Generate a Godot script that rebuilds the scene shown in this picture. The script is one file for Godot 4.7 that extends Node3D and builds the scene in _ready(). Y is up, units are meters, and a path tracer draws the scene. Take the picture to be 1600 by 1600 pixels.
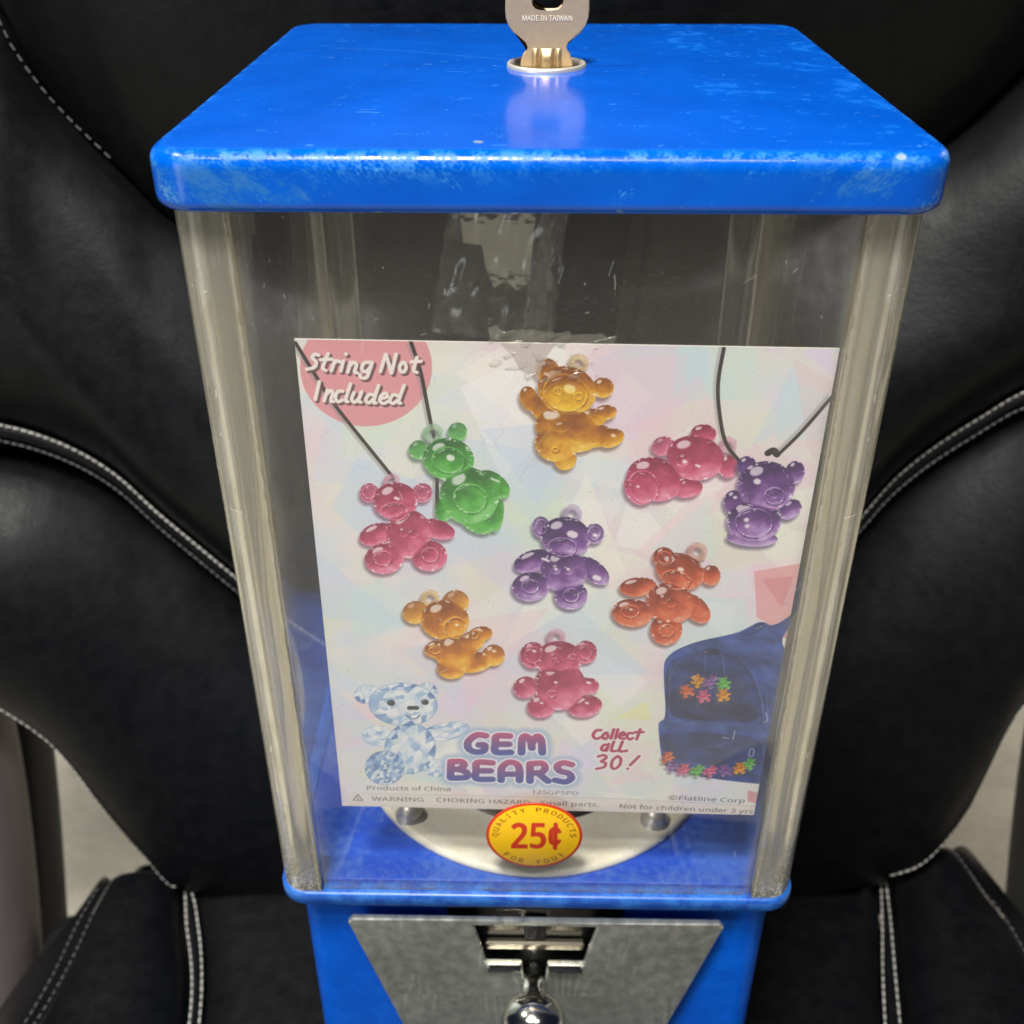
extends Node3D

const LID_HALF := 0.1
const LID_SIDE := 0.0980
const GLOBE_HALF := 0.0947
const GLOBE_FRONT := -0.0053
const GLOBE_BACK := -0.1947
const GLOBE_BOTTOM := -0.271
const SEAT_Y := -0.47
const BACK_Z := -0.174        # where the backrest meets the seat
const RECLINE := 14.0

var rng := RandomNumberGenerator.new()
var pleats: FastNoiseLite
var M := {}
var machine: Node3D
var chair: Node3D

# ------------------------------------------------------------------ a small painter for flat print
class Canvas:
	var w: int
	var h: int
	var k: float                      # pixels per millimetre
	var buf := PackedColorArray()
	var cov := PackedFloat32Array()
	var dst := PackedFloat32Array()
	var bx0: int
	var by0: int
	var bx1: int
	var by1: int

	func _init(width: int, height: int, scale: float, fill: Color):
		w = width; h = height; k = scale
		buf.resize(w * h); buf.fill(fill)
		cov.resize(w * h); cov.fill(0.0)
		dst.resize(w * h); dst.fill(1e6)
		reset()

	func reset():
		bx0 = w; by0 = h; bx1 = -1; by1 = -1

	func grow(x0: int, y0: int, x1: int, y1: int):
		bx0 = mini(bx0, maxi(0, x0)); by0 = mini(by0, maxi(0, y0))
		bx1 = maxi(bx1, mini(w - 1, x1)); by1 = maxi(by1, mini(h - 1, y1))

	# adds the coverage of a polygon given in millimetres
	func add_poly(pts):
		var n: int = pts.size()
		var lo := Vector2(1e9, 1e9)
		var hi := Vector2(-1e9, -1e9)
		var p := PackedVector2Array()
		for q in pts:
			var s: Vector2 = q * k
			p.append(s)
			lo = lo.min(s); hi = hi.max(s)
		var y0 := maxi(0, int(floor(lo.y)))
		var y1 := mini(h - 1, int(floor(hi.y)))
		grow(int(floor(lo.x)), y0, int(floor(hi.x)) + 1, y1)
		for y in range(y0, y1 + 1):
			for sub in 3:
				var sy := y + (sub + 0.5) / 3.0
				var xs := PackedFloat32Array()
				for i in n:
					var a := p[i]
					var b := p[(i + 1) % n]
					if (a.y <= sy) != (b.y <= sy):
						xs.append(a.x + (sy - a.y) / (b.y - a.y) * (b.x - a.x))
				xs.sort()
				for j in range(0, xs.size() - 1, 2):
					var xa := clampf(xs[j], 0.0, w - 0.001)
					var xb := clampf(xs[j + 1], 0.0, w - 0.001)
					var ia := int(xa)
					var ib := int(xb)
					var row := y * w
					if ia == ib:
						cov[row + ia] += (xb - xa) / 3.0
					else:
						cov[row + ia] += (ia + 1 - xa) / 3.0
						for x in range(ia + 1, ib):
							cov[row + x] += 0.33333
						cov[row + ib] += (xb - ib) / 3.0

	# lays a colour where the coverage is, and clears the coverage
	func paint(c: Color, c2 = null, alpha := 1.0):
		for y in range(by0, by1 + 1):
			var cc: Color = c if c2 == null else c.lerp(c2, float(y - by0) / maxf(1.0, by1 - by0))
			for x in range(bx0, bx1 + 1):
				var i := y * w + x
				var a := cov[i]
				if a > 0.0:
					buf[i] = buf[i].lerp(cc, minf(a, 1.0) * alpha)
					cov[i] = 0.0
		reset()

	func poly(pts, c: Color, alpha := 1.0):
		add_poly(pts)
		paint(c, null, alpha)

	# distance (millimetres) to a curved stroke
	func add_stroke(pts, pad: float, curved := true):
		var line := PackedVector2Array()
		var n: int = pts.size()
		if curved and n > 2:
			for i in n - 1:
				var a: Vector2 = pts[maxi(i - 1, 0)]
				var b: Vector2 = pts[i]
				var c: Vector2 = pts[i + 1]
				var d: Vector2 = pts[mini(i + 2, n - 1)]
				for s in 5:
					line.append(b.cubic_interpolate(c, a, d, s / 5.0))
			line.append(pts[n - 1])
		else:
			for q in pts:
				line.append(q)
			if n == 1:
				line.append(pts[0] + Vector2(0.01, 0))
		for i in line.size() - 1:
			var a := line[i] * k
			var b := line[i + 1] * k
			var r := pad * k + 1.0
			var x0 := maxi(0, int(minf(a.x, b.x) - r)); var x1 := mini(w - 1, int(maxf(a.x, b.x) + r))
			var y0 := maxi(0, int(minf(a.y, b.y) - r)); var y1 := mini(h - 1, int(maxf(a.y, b.y) + r))
			grow(x0, y0, x1, y1)
			var d := b - a
			var l := maxf(d.length_squared(), 1e-6)
			for y in range(y0, y1 + 1):
				for x in range(x0, x1 + 1):
					var q := Vector2(x + 0.5, y + 0.5) - a
					var t := clampf(q.dot(d) / l, 0.0, 1.0)
					var e := (q - d * t).length() / k
					var at := y * w + x
					if e < dst[at]:
						dst[at] = e

	func paint_dst(r: float, c: Color, c2 = null, off := Vector2.ZERO, soft := 0.12, alpha := 1.0):
		var ox := int(round(off.x * k)); var oy := int(round(off.y * k))
		for y in range(by0, by1 + 1):
			var cc: Color = c if c2 == null else c.lerp(c2, clampf((float(y - by0) / maxf(1.0, by1 - by0) - 0.2) / 0.6, 0, 1))
			var sy := y - oy
			if sy < by0 or sy > by1:
				continue
			for x in range(bx0, bx1 + 1):
				var sx := x - ox
				if sx < bx0 or sx > bx1:
					continue
				var a := clampf((r - dst[sy * w + sx]) / soft + 0.5, 0.0, 1.0) * alpha
				if a > 0.0:
					var i := y * w + x
					buf[i] = buf[i].lerp(cc, a)

	func end_dst():
		for y in range(by0, by1 + 1):
			for x in range(bx0, bx1 + 1):
				dst[y * w + x] = 1e6
		reset()

	# lettering: the triangles of a flat TextMesh, fitted between two ends of a base line
	func text(t: String, from: Vector2, to: Vector2, height: float, c: Color, bold := false, alpha := 1.0):
		var tm := TextMesh.new()
		var f := SystemFont.new()
		f.font_names = PackedStringArray(["Droid Sans"])
		f.font_weight = 700 if bold else 400
		tm.font = f; tm.text = t; tm.font_size = 48; tm.pixel_size = 0.01; tm.depth = 0.0; tm.curve_step = 2.0
		var arrays := tm.get_mesh_arrays()
		var v: PackedVector3Array = arrays[Mesh.ARRAY_VERTEX]
		var ix = arrays[Mesh.ARRAY_INDEX]
		var box := tm.get_aabb()
		var lo := Vector2(1e9, 1e9)
		var hi := Vector2(-1e9, -1e9)
		for q in v:
			lo = lo.min(Vector2(q.x, q.y)); hi = hi.max(Vector2(q.x, q.y))
		var base := 0.0
		# the base line: the lowest point of a capital, found from a second mesh
		var tb := TextMesh.new()
		tb.font = f; tb.text = "H"; tb.font_size = 48; tb.pixel_size = 0.01; tb.depth = 0.0
		var bb := tb.get_aabb()
		var cap := bb.size.y
		base = bb.position.y
		var along := (to - from) / (hi.x - lo.x)
		var up := Vector2(along.y, -along.x).normalized() * height / cap
		var n: int = ix.size() if ix != null and ix.size() else v.size()
		for i in range(0, n, 3):
			var tri := []
			for j in 3:
				var q: Vector3 = v[ix[i + j]] if ix != null and ix.size() else v[i + j]
				tri.append(from + along * (q.x - lo.x) + up * (q.y - base))
			add_poly(tri)
		paint(c, null, alpha)

	func texture() -> ImageTexture:
		var bytes := PackedByteArray()
		bytes.resize(w * h * 4)
		for i in w * h:
			var c := buf[i]
			bytes[i * 4] = int(clampf(c.r, 0, 1) * 255.0)
			bytes[i * 4 + 1] = int(clampf(c.g, 0, 1) * 255.0)
			bytes[i * 4 + 2] = int(clampf(c.b, 0, 1) * 255.0)
			bytes[i * 4 + 3] = int(clampf(c.a, 0, 1) * 255.0)
		return ImageTexture.create_from_image(Image.create_from_data(w, h, false, Image.FORMAT_RGBA8, bytes))


# ------------------------------------------------------------------ meshes
func commit(st: SurfaceTool) -> ArrayMesh:
	st.index()
	return st.commit()

func quad(st: SurfaceTool, a: Vector3, b: Vector3, c: Vector3, d: Vector3, ua := Vector2.ZERO, ub := Vector2.ZERO, uc := Vector2.ZERO, ud := Vector2.ZERO):
	# a b c d run counter-clockwise as seen from outside
	for t in [[a, ua, c, uc, b, ub], [a, ua, d, ud, c, uc]]:
		for i in 3:
			st.set_uv(t[i * 2 + 1]); st.add_vertex(t[i * 2])

# a rounded rectangle in the xz plane, counter-clockwise seen from above
func round_rect(cx: float, cz: float, hx: float, hz: float, r: float, y: float, seg := 8) -> PackedVector3Array:
	var out := PackedVector3Array()
	for c in 4:
		var sx := [1, 1, -1, -1][c] as float
		var sz := [1, -1, -1, 1][c] as float
		var a0 := [PI * 1.5, 0.0, PI * 0.5, PI][c] as float
		for i in seg + 1:
			var a := a0 + PI * 0.5 * i / seg
			# angle measured with z pointing to the viewer (down)
			out.append(Vector3(cx + sx * (hx - r) + r * cos(a), y, cz + sz * (hz - r) - r * sin(a)))
	return out

func ring_loop(cx: float, cz: float, r: float, y: float, n := 48) -> PackedVector3Array:
	var out := PackedVector3Array()
	for i in n:
		var a := TAU * i / n
		out.append(Vector3(cx + r * cos(a), y, cz - r * sin(a)))
	return out

# joins closed loops of equal length from bottom (first) to top (last)
func loft(loops: Array, cap_low := true, cap_high := true, uvs = null, hard := false) -> ArrayMesh:
	var st := SurfaceTool.new()
	st.begin(Mesh.PRIMITIVE_TRIANGLES)
	for j in loops.size() - 1:
		st.set_smooth_group(j if hard else 0)
		var lo: PackedVector3Array = loops[j]
		var hi: PackedVector3Array = loops[j + 1]
		var n := lo.size()
		for i in n:
			var m := (i + 1) % n
			if uvs == null:
				var v0 := float(i) / n
				var v1 := float(i + 1) / n
				quad(st, lo[i], lo[m], hi[m], hi[i], Vector2(v0, j), Vector2(v1, j), Vector2(v1, j + 1), Vector2(v0, j + 1))
			else:
				quad(st, lo[i], lo[m], hi[m], hi[i], uvs[j][i], uvs[j][m], uvs[j + 1][m], uvs[j + 1][i])
	for cap in [[cap_low, 0, false], [cap_high, loops.size() - 1, true]]:
		if not cap[0]:
			continue
		st.set_smooth_group(100 + cap[1] if hard else 0)
		var l: PackedVector3Array = loops[cap[1]]
		var c := Vector3.ZERO
		var uc := Vector2.ZERO
		for i in l.size():
			c += l[i] / l.size()
			if uvs != null:
				uc += uvs[cap[1]][i] / l.size()
		for i in l.size():
			var m := (i + 1) % l.size()
			var ua: Vector2 = uvs[cap[1]][i] if uvs != null else Vector2(l[i].x, l[i].z)
			var ub: Vector2 = uvs[cap[1]][m] if uvs != null else Vector2(l[m].x, l[m].z)
			var order := [[c, uc], [l[m], ub], [l[i], ua]] if cap[2] else [[c, uc], [l[i], ua], [l[m], ub]]
			for q in order:
				st.set_uv(q[1]); st.add_vertex(q[0])
	st.generate_normals()
	return commit(st)

# a box with chamfered edges
func box(lo: Vector3, hi: Vector3, b := 0.0006) -> ArrayMesh:
	var c := (lo + hi) / 2
	var e := (hi - lo) / 2
	var loops := []
	for q in [[b, 0.0], [0.0, b], [0.0, 2 * e.y - b], [b, 2 * e.y]]:
		loops.append(round_rect(c.x, c.z, e.x - q[0], e.z - q[0], maxf(b * 1.01 - q[0] * 0.5, 0.00005), lo.y + q[1], 2))
	return loft(loops, true, true, null, true)

# an outline in the xy plane (counter-clockwise), pulled from z = back to z = front with a bevelled front; vertices with x = 0 lie on a cut and get no side
func extrude(pts: PackedVector2Array, back: float, front: float, bevel: float, st: SurfaceTool, uv_scale := 1.0):
	var n := pts.size()
	var inner := PackedVector2Array()
	for i in n:
		var a := pts[(i + n - 1) % n]
		var b := pts[i]
		var c := pts[(i + 1) % n]
		var n1 := Vector2(b.y - a.y, a.x - b.x).normalized()
		var n2 := Vector2(c.y - b.y, b.x - c.x).normalized()
		var nn := n1 + n2
		if absf(a.x) < 1e-6 and absf(b.x) < 1e-6:
			nn = n2
		elif absf(b.x) < 1e-6 and absf(c.x) < 1e-6:
			nn = n1
		nn = nn.normalized() / maxf(0.5, sqrt((1.0 + n1.dot(n2)) / 2.0))
		var q := b - nn * bevel
		if absf(b.x) < 1e-6:
			q.x = 0.0
		inner.append(q)
	var tris := Geometry2D.triangulate_polygon(pts)
	for side in [true, false]:
		st.set_smooth_group(-1)
		var use := inner if side else pts
		var z := front if side else back
		for i in range(0, tris.size(), 3):
			var t := [use[tris[i]], use[tris[i + 1]], use[tris[i + 2]]]
			var ccw: bool = (t[1] - t[0]).cross(t[2] - t[0]) > 0
			if ccw == side:
				t.reverse()
			for q in t:
				st.set_uv(q * uv_scale); st.add_vertex(Vector3(q.x, q.y, z))
	for i in n:
		var m := (i + 1) % n
		if absf(pts[i].x) < 1e-6 and absf(pts[m].x) < 1e-6:
			continue
		var a := pts[i]
		var b := pts[m]
		st.set_smooth_group(-1)
		quad(st, Vector3(a.x, a.y, back), Vector3(b.x, b.y, back), Vector3(b.x, b.y, front - bevel), Vector3(a.x, a.y, front - bevel), a * uv_scale, b * uv_scale, b * uv_scale, a * uv_scale)
		var ia := inner[i]
		var ib := inner[m]
		quad(st, Vector3(a.x, a.y, front - bevel), Vector3(b.x, b.y, front - bevel), Vector3(ib.x, ib.y, front), Vector3(ia.x, ia.y, front), a * uv_scale, b * uv_scale, b * uv_scale, a * uv_scale)

# rows x columns of points; normals face outwards when (column step) x (row step) does
func grid(p: Array, flip := false, uv_scale := 1.0) -> ArrayMesh:
	var st := SurfaceTool.new()
	st.begin(Mesh.PRIMITIVE_TRIANGLES)
	st.set_smooth_group(0)
	for j in p.size() - 1:
		for i in p[j].size() - 1:
			var a: Vector3 = p[j][i]; var b: Vector3 = p[j][i + 1]; var c: Vector3 = p[j + 1][i + 1]; var d: Vector3 = p[j + 1][i]
			var u := func(q: Vector3) -> Vector2: return Vector2(q.x, q.y + q.z) * uv_scale
			if flip:
				quad(st, a, d, c, b, u.call(a), u.call(d), u.call(c), u.call(b))
			else:
				quad(st, a, b, c, d, u.call(a), u.call(b), u.call(c), u.call(d))
	st.generate_normals()
	return commit(st)

# a round bar along points
func tube(st: SurfaceTool, pts: Array, r: float, sides := 6, flat := 1.0, up := Vector3.UP):
	var rings := []
	for i in pts.size():
		var d: Vector3 = (pts[mini(i + 1, pts.size() - 1)] - pts[maxi(i - 1, 0)]).normalized()
		var x := d.cross(up).normalized()
		var y := x.cross(d).normalized()
		var ring := []
		var rr := r
		for k in sides:
			var a := TAU * k / sides
			ring.append(pts[i] + x * cos(a) * rr + y * sin(a) * rr * flat)
		rings.append(ring)
	for i in rings.size() - 1:
		for k in sides:
			var m := (k + 1) % sides
			quad(st, rings[i][k], rings[i + 1][k], rings[i + 1][m], rings[i][m])
	for e in [[rings[0], pts[0], false], [rings[-1], pts[-1], true]]:
		for k in sides:
			var m := (k + 1) % sides
			for q in ([e[1], e[0][k], e[0][m]] if not e[2] else [e[1], e[0][m], e[0][k]]):
				st.set_uv(Vector2.ZERO); st.add_vertex(q)

func part(called: String, mesh: Mesh, m, parent: Node3D, label := "") -> MeshInstance3D:
	var o := MeshInstance3D.new()
	o.name = called
	o.mesh = mesh
	if m is Array:
		for i in m.size():
			o.set_surface_override_material(i, m[i])
	elif m != null:
		o.material_override = m
	parent.add_child(o, true)
	# every mesh is laid out in world metres: undo the place of the thing it belongs to
	o.position = -parent.position if parent.get_parent() == self else Vector3.ZERO
	if label:
		o.set_meta("label", label)
	return o

func thing(called: String, at: Vector3, label: String, category: String) -> Node3D:
	var o := Node3D.new()
	o.name = called
	add_child(o, true)
	o.position = at
	o.set_meta("label", label); o.set_meta("category", category)
	return o

func mat(c: Color, rough: float, metal := 0.0, spec := 0.5) -> StandardMaterial3D:
	var m := StandardMaterial3D.new()
	m.albedo_color = c; m.roughness = rough; m.metallic = metal; m.metallic_specular = spec
	return m

func noise(freq: float, octaves := 4, s := 1, kind := FastNoiseLite.TYPE_SIMPLEX_SMOOTH) -> FastNoiseLite:
	var n := FastNoiseLite.new()
	n.noise_type = kind; n.frequency = freq; n.seed = s
	n.fractal_octaves = octaves
	n.fractal_type = FastNoiseLite.FRACTAL_FBM
	return n

func srgb(r: int, g: int, b: int, a := 1.0) -> Color:
	return Color(r / 255.0, g / 255.0, b / 255.0, a)

# ------------------------------------------------------------------
func _ready():
	rng.seed = 7
	pleats = noise(0.12, 3, 401)
	light_and_camera()
	make_materials()
	build_floor()
	build_chair()
	build_machine()
	build_card()
	build_key()

func light_and_camera():
	var cam := Camera3D.new()
	cam.name = "camera"
	add_child(cam)
	cam.position = Vector3(-0.00332, 0.06551, 0.26223)
	cam.basis = Basis(Vector3.UP, 0.01996) * Basis(Vector3.RIGHT, -0.5622) * Basis(Vector3.BACK, -0.00141)
	cam.near = 0.01
	cam.far = 60.0
	var lens := CameraAttributesPhysical.new()
	lens.frustum_focal_length = 25.6
	lens.frustum_focus_distance = 0.325
	lens.frustum_near = 0.01
	lens.frustum_far = 60.0
	lens.exposure_aperture = 9.5
	cam.attributes = lens
	cam.current = true
	var we := WorldEnvironment.new()
	we.name = "environment"
	var e := Environment.new()
	e.background_mode = Environment.BG_COLOR
	e.background_color = Color(0.10, 0.125, 0.185)
	e.background_energy_multiplier = 1.0
	e.tonemap_mode = Environment.TONE_MAPPER_LINEAR
	e.tonemap_exposure = 1.0
	e.sdfgi_enabled = true; e.ssao_enabled = true; e.ssil_enabled = true
	we.environment = e
	add_child(we)
	area("ceiling_tube", Vector3(-0.1, 1.75, 1.05), Vector3(0, -0.15, -0.05), Vector2(1.6, 0.12), 2.4, Color(1.0, 0.99, 0.97))
	area("ceiling_lamp", Vector3(-0.25, 1.9, 0.78), Vector3(0, -0.15, -0.05), Vector2(0.35, 0.25), 6.6, Color(1.0, 0.99, 0.97))
	area("added_front_fill", Vector3(-1.5, 0.15, 1.5), Vector3(0, -0.15, -0.05), Vector2(0.5, 1.5), 1.1, Color(0.97, 0.99, 1.0))  # added fill, no window here; puts bright bands on the posts
	area("side_lamp", Vector3(-1.25, 1.75, 0.0), Vector3(0, -0.1, -0.08), Vector2(0.16, 0.16), 2.6, Color(1.0, 0.98, 0.95))
	area("added_floor_fill", Vector3(1.6, 0.5, -1.5), Vector3(0.5, -0.9, -0.6), Vector2(0.4, 0.4), 1.5, Color(1.0, 0.96, 0.88))  # added and unseen, brightens the floor at the right

func area(called: String, at: Vector3, to: Vector3, size: Vector2, energy: float, c: Color):
	var l := AreaLight3D.new()
	l.name = called
	add_child(l)
	l.look_at_from_position(at, to, Vector3.UP if absf((to - at).normalized().y) < 0.99 else Vector3.FORWARD)
	l.area_size = size
	l.area_range = 12.0
	l.area_attenuation = 2.0
	l.area_normalize_energy = true
	l.light_energy = energy
	l.light_color = c
	l.shadow_enabled = true

# ------------------------------------------------------------------ materials
func leather_normal() -> ImageTexture:
	var n := 512
	var cell := noise(0.085, 2, 5, FastNoiseLite.TYPE_CELLULAR)
	cell.cellular_return_type = FastNoiseLite.RETURN_DISTANCE2_SUB
	var fine := noise(0.02, 3, 9)
	var im := Image.create(n, n, false, Image.FORMAT_RGB8)
	for y in n:
		for x in n:
			# blended with its own far edge so that it repeats without a seam
			var fx := smoothstep(0.0, 1.0, clampf((x - 448) / 64.0, 0, 1))
			var a := cell.get_noise_2d(x, y) * 0.5 + fine.get_noise_2d(x, y) * 0.5
			if fx > 0.0:
				a = lerpf(a, cell.get_noise_2d(x - n, y) * 0.5 + fine.get_noise_2d(x - n, y) * 0.5, fx)
			var v := clampf(0.5 + a * 0.6, 0, 1)
			im.set_pixel(x, y, Color(v, v, v))
	im.bump_map_to_normal_map(3.0)
	return ImageTexture.create_from_image(im)

func mottle(n: int, a: Color, b: Color, freq: float, s: int, contrast := 1.0) -> ImageTexture:
	var f := noise(freq, 4, s)
	var f2 := noise(freq * 9.0, 2, s + 1)
	var im := Image.create(n, n, false, Image.FORMAT_RGB8)
	for y in n:
		for x in n:
			var v := clampf(0.5 + (f.get_noise_2d(x, y) + 0.5 * f2.get_noise_2d(x, y)) * contrast, 0, 1)
			im.set_pixel(x, y, a.lerp(b, v))
	return ImageTexture.create_from_image(im)

func make_materials():
	var grain := leather_normal()
	var lea := mat(Color(1, 1, 1), 0.46, 0.0, 0.5)
	lea.albedo_texture = mottle(512, srgb(7, 8, 10), srgb(14, 15, 17), 0.012, 3)
	lea.roughness_texture = mottle(512, Color(0.72, 0.72, 0.72), Color(1, 1, 1), 0.02, 21)
	lea.roughness_texture_channel = BaseMaterial3D.TEXTURE_CHANNEL_RED
	lea.roughness = 0.52
	lea.metallic_specular = 0.30
	lea.normal_enabled = true
	lea.normal_texture = grain
	lea.normal_scale = 0.42
	lea.uv1_triplanar = true
	lea.uv1_scale = Vector3(9, 9, 9)
	M.leather = lea
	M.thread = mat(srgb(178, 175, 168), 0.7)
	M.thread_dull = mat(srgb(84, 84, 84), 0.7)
	M.plastic_black = mat(srgb(22, 24, 28), 0.45)
	M.arm = mat(srgb(86, 79, 78), 0.4)
	M.chrome = mat(Color(0.82, 0.81, 0.78), 0.14, 1.0)
	M.nickel = mat(Color(0.72, 0.68, 0.6), 0.3, 1.0)
	M.brass = mat(Color(0.83, 0.7, 0.42), 0.22, 1.0)
	M.satin = mat(Color(0.86, 0.84, 0.80), 0.42, 0.6)
	M.dark_metal = mat(Color(0.3, 0.3, 0.3), 0.4, 1.0)
	var blue := mat(Color.WHITE, 0.22, 0.0, 0.5)
	blue.albedo_texture = mottle(512, srgb(2, 86, 202), srgb(6, 100, 220), 0.01, 12)
	blue.uv1_triplanar = true
	blue.uv1_scale = Vector3(6, 6, 6)
	M.blue = blue
	var rim := mat(Color.WHITE, 0.34)
	rim.albedo_texture = mottle(512, srgb(10, 66, 158), srgb(44, 108, 190), 0.02, 14, 1.3)
	rim.uv1_triplanar = true
	rim.uv1_scale = Vector3(8, 8, 8)
	M.rim = rim
	var floor_blue := mat(Color.WHITE, 0.5)
	floor_blue.albedo_texture = mottle(512, srgb(30, 82, 204), srgb(70, 112, 208), 0.008, 31, 1.5)
	floor_blue.uv1_triplanar = true
	floor_blue.uv1_scale = Vector3(5, 5, 5)
	M.floor_blue = floor_blue
	var cream := mat(Color.WHITE, 0.4)
	cream.albedo_texture = mottle(256, srgb(252, 247, 228), srgb(238, 229, 200), 0.02, 33, 0.9)
	cream.uv1_triplanar = true
	cream.uv1_scale = Vector3(7, 7, 7)
	M.cream = cream
	var pane := mat(Color(0.85, 0.84, 0.8, 0.006), 0.0)
	pane.transparency = BaseMaterial3D.TRANSPARENCY_ALPHA
	M.pane = pane
	var post := mat(Color(0.93, 0.91, 0.84, 0.16), 0.05)
	post.refraction_enabled = true
	post.refraction_scale = 0.049
	M.post = post
	M.lid = lid_material()
	M.plate = plate_material()

# the lid's sheet unfolded: the top in the middle, the four skirts round it
func lid_material() -> StandardMaterial3D:
	var n := 1024
	var span := 0.24
	var big := noise(0.006, 4, 41)
	var med := noise(0.03, 4, 43)
	var fin := noise(0.18, 3, 45)
	var streak := noise(0.02, 3, 47)
	var c := Canvas.new(n, n, n / (span * 1000.0), Color.BLACK)
	var rough := PackedByteArray()
	rough.resize(n * n)
	var base := srgb(0, 82, 190)
	var faded := srgb(40, 128, 210)
	var chalk := srgb(122, 150, 176)
	for y in n:
		var z := (y + 0.5) / n * span - span / 2      # +: the front
		for x in n:
			var xx := (x + 0.5) / n * span - span / 2
			var v := big.get_noise_2d(x, y)
			var m := med.get_noise_2d(x, y)
			var f := fin.get_noise_2d(x, y)
			var col := base.lerp(srgb(0, 90, 202), clampf(0.5 + v, 0, 1))
			# rubbed edges
			var ex := absf(xx) - 0.0985
			var ez := absf(z) - 0.0985
			var near := maxf(ex, ez)
			var edge := exp(-pow(near / 0.0022, 2))
			var amount := edge * clampf(0.35 + m * 1.6 + f * 1.0, 0, 1) * 0.75
			if z > 0.09:
				# the front edge is worn broadest left of the middle
				var wide := exp(-pow((xx + 0.035) / 0.035, 2)) + 0.35 * exp(-pow((xx - 0.06) / 0.04, 2))
				var band := exp(-pow((z - 0.1015) / 0.0035, 2))
				amount = maxf(amount, band * wide * clampf(0.25 + m * 1.3 + f * 1.5, 0, 0.8))
			# cloudy scuffs along the back edge and the right
			if z < -0.07:
				amount = maxf(amount, clampf((m + 0.5 * f) * 1.1 - 0.32, 0, 0.35) * smoothstep(-0.07, -0.095, z))
			if xx > 0.045 and z < 0.09:
				amount = maxf(amount, clampf((m * 0.9 + v * 0.9) - 0.3, 0, 0.25))
			col = col.lerp(faded, amount)
			# chalky corners of the skirt
			var cl := Vector2((xx + 0.088) / 0.02, (z - 0.106) / 0.008).length()
			var cr := Vector2((xx - 0.083) / 0.012, (z - 0.104) / 0.005).length()
			var ch := clampf(1.0 - cl + m * 0.9 + f * 0.6, 0, 1) * 0.45 + clampf(0.9 - cr + m * 1.0 + f * 0.7, 0, 1) * 0.4
			col = col.lerp(chalk if cl > 1.0 else srgb(84, 134, 170), clampf(ch, 0, 0.65))
			if absf(xx) > 0.1:
				col = col.lerp(chalk, clampf(m * 1.4 + f - 0.2, 0, 0.5))
			# dust specks drawn out along x
			var s := streak.get_noise_2d(x * 0.8, y * 1.5) * 0.8 + f * 0.75
			rough[y * n + x] = clampi(int((0.15 + amount * 0.5 + maxf(0.0, ch) * 0.35 + maxf(0.0, m) * 0.10 + f * 0.05) * 255.0), 20, 230)
			if s > 0.66:
				col = col.lerp(srgb(120, 176, 238), clampf((s - 0.66) * 3.0, 0, 0.5))
			c.buf[y * n + x] = col
	# scratches
	var mm := func(xx: float, zz: float) -> Vector2: return Vector2((xx + span / 2) * 1000.0, (zz + span / 2) * 1000.0)
	var long_scratch := [[-0.075, -0.038], [-0.05, -0.03], [-0.03, -0.02], [-0.005, -0.008]]
	var pts := []
	for q in long_scratch:
		pts.append(mm.call(q[0], q[1]))
	c.add_stroke(pts, 1.0)
	c.paint_dst(0.12, srgb(120, 178, 240), null, Vector2.ZERO, 0.35, 0.75)
	c.end_dst()
	for i in 90:
		var a := Vector2(rng.randf_range(-0.094, 0.094), rng.randf_range(-0.094, 0.094))
		var d := Vector2.from_angle(rng.randf_range(-0.35, 0.35)) * rng.randf_range(0.0005, 0.007) * (1.0 if rng.randf() < 0.3 else 0.35)
		c.add_stroke([mm.call(a.x, a.y), mm.call(a.x + d.x * 0.5, a.y + d.y * 0.5 + rng.randf_range(-0.0003, 0.0003)), mm.call(a.x + d.x, a.y + d.y)], 0.8)
		c.paint_dst(rng.randf_range(0.06, 0.2), srgb(150, 196, 244), null, Vector2.ZERO, 0.3, rng.randf_range(0.3, 0.9))
		c.end_dst()
	# chips down to bare metal
	for q in [[0.086, 0.0985, 0.8], [-0.018, 0.09, 0.9], [-0.004, -0.01, 0.5], [0.02, 0.112, 0.4], [-0.05, 0.113, 0.4]]:
		c.add_stroke([mm.call(q[0], q[1]), mm.call(q[0] + 0.0008, q[1] + 0.0002)], 2.0)
		c.paint_dst(q[2], srgb(176, 170, 168), null, Vector2.ZERO, 0.4, 0.8)
		c.end_dst()
	var m := mat(Color.WHITE, 1.0, 0.0, 0.45)
	m.roughness_texture = ImageTexture.create_from_image(Image.create_from_data(n, n, false, Image.FORMAT_L8, rough))
	m.albedo_texture = c.texture()
	return m

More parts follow.
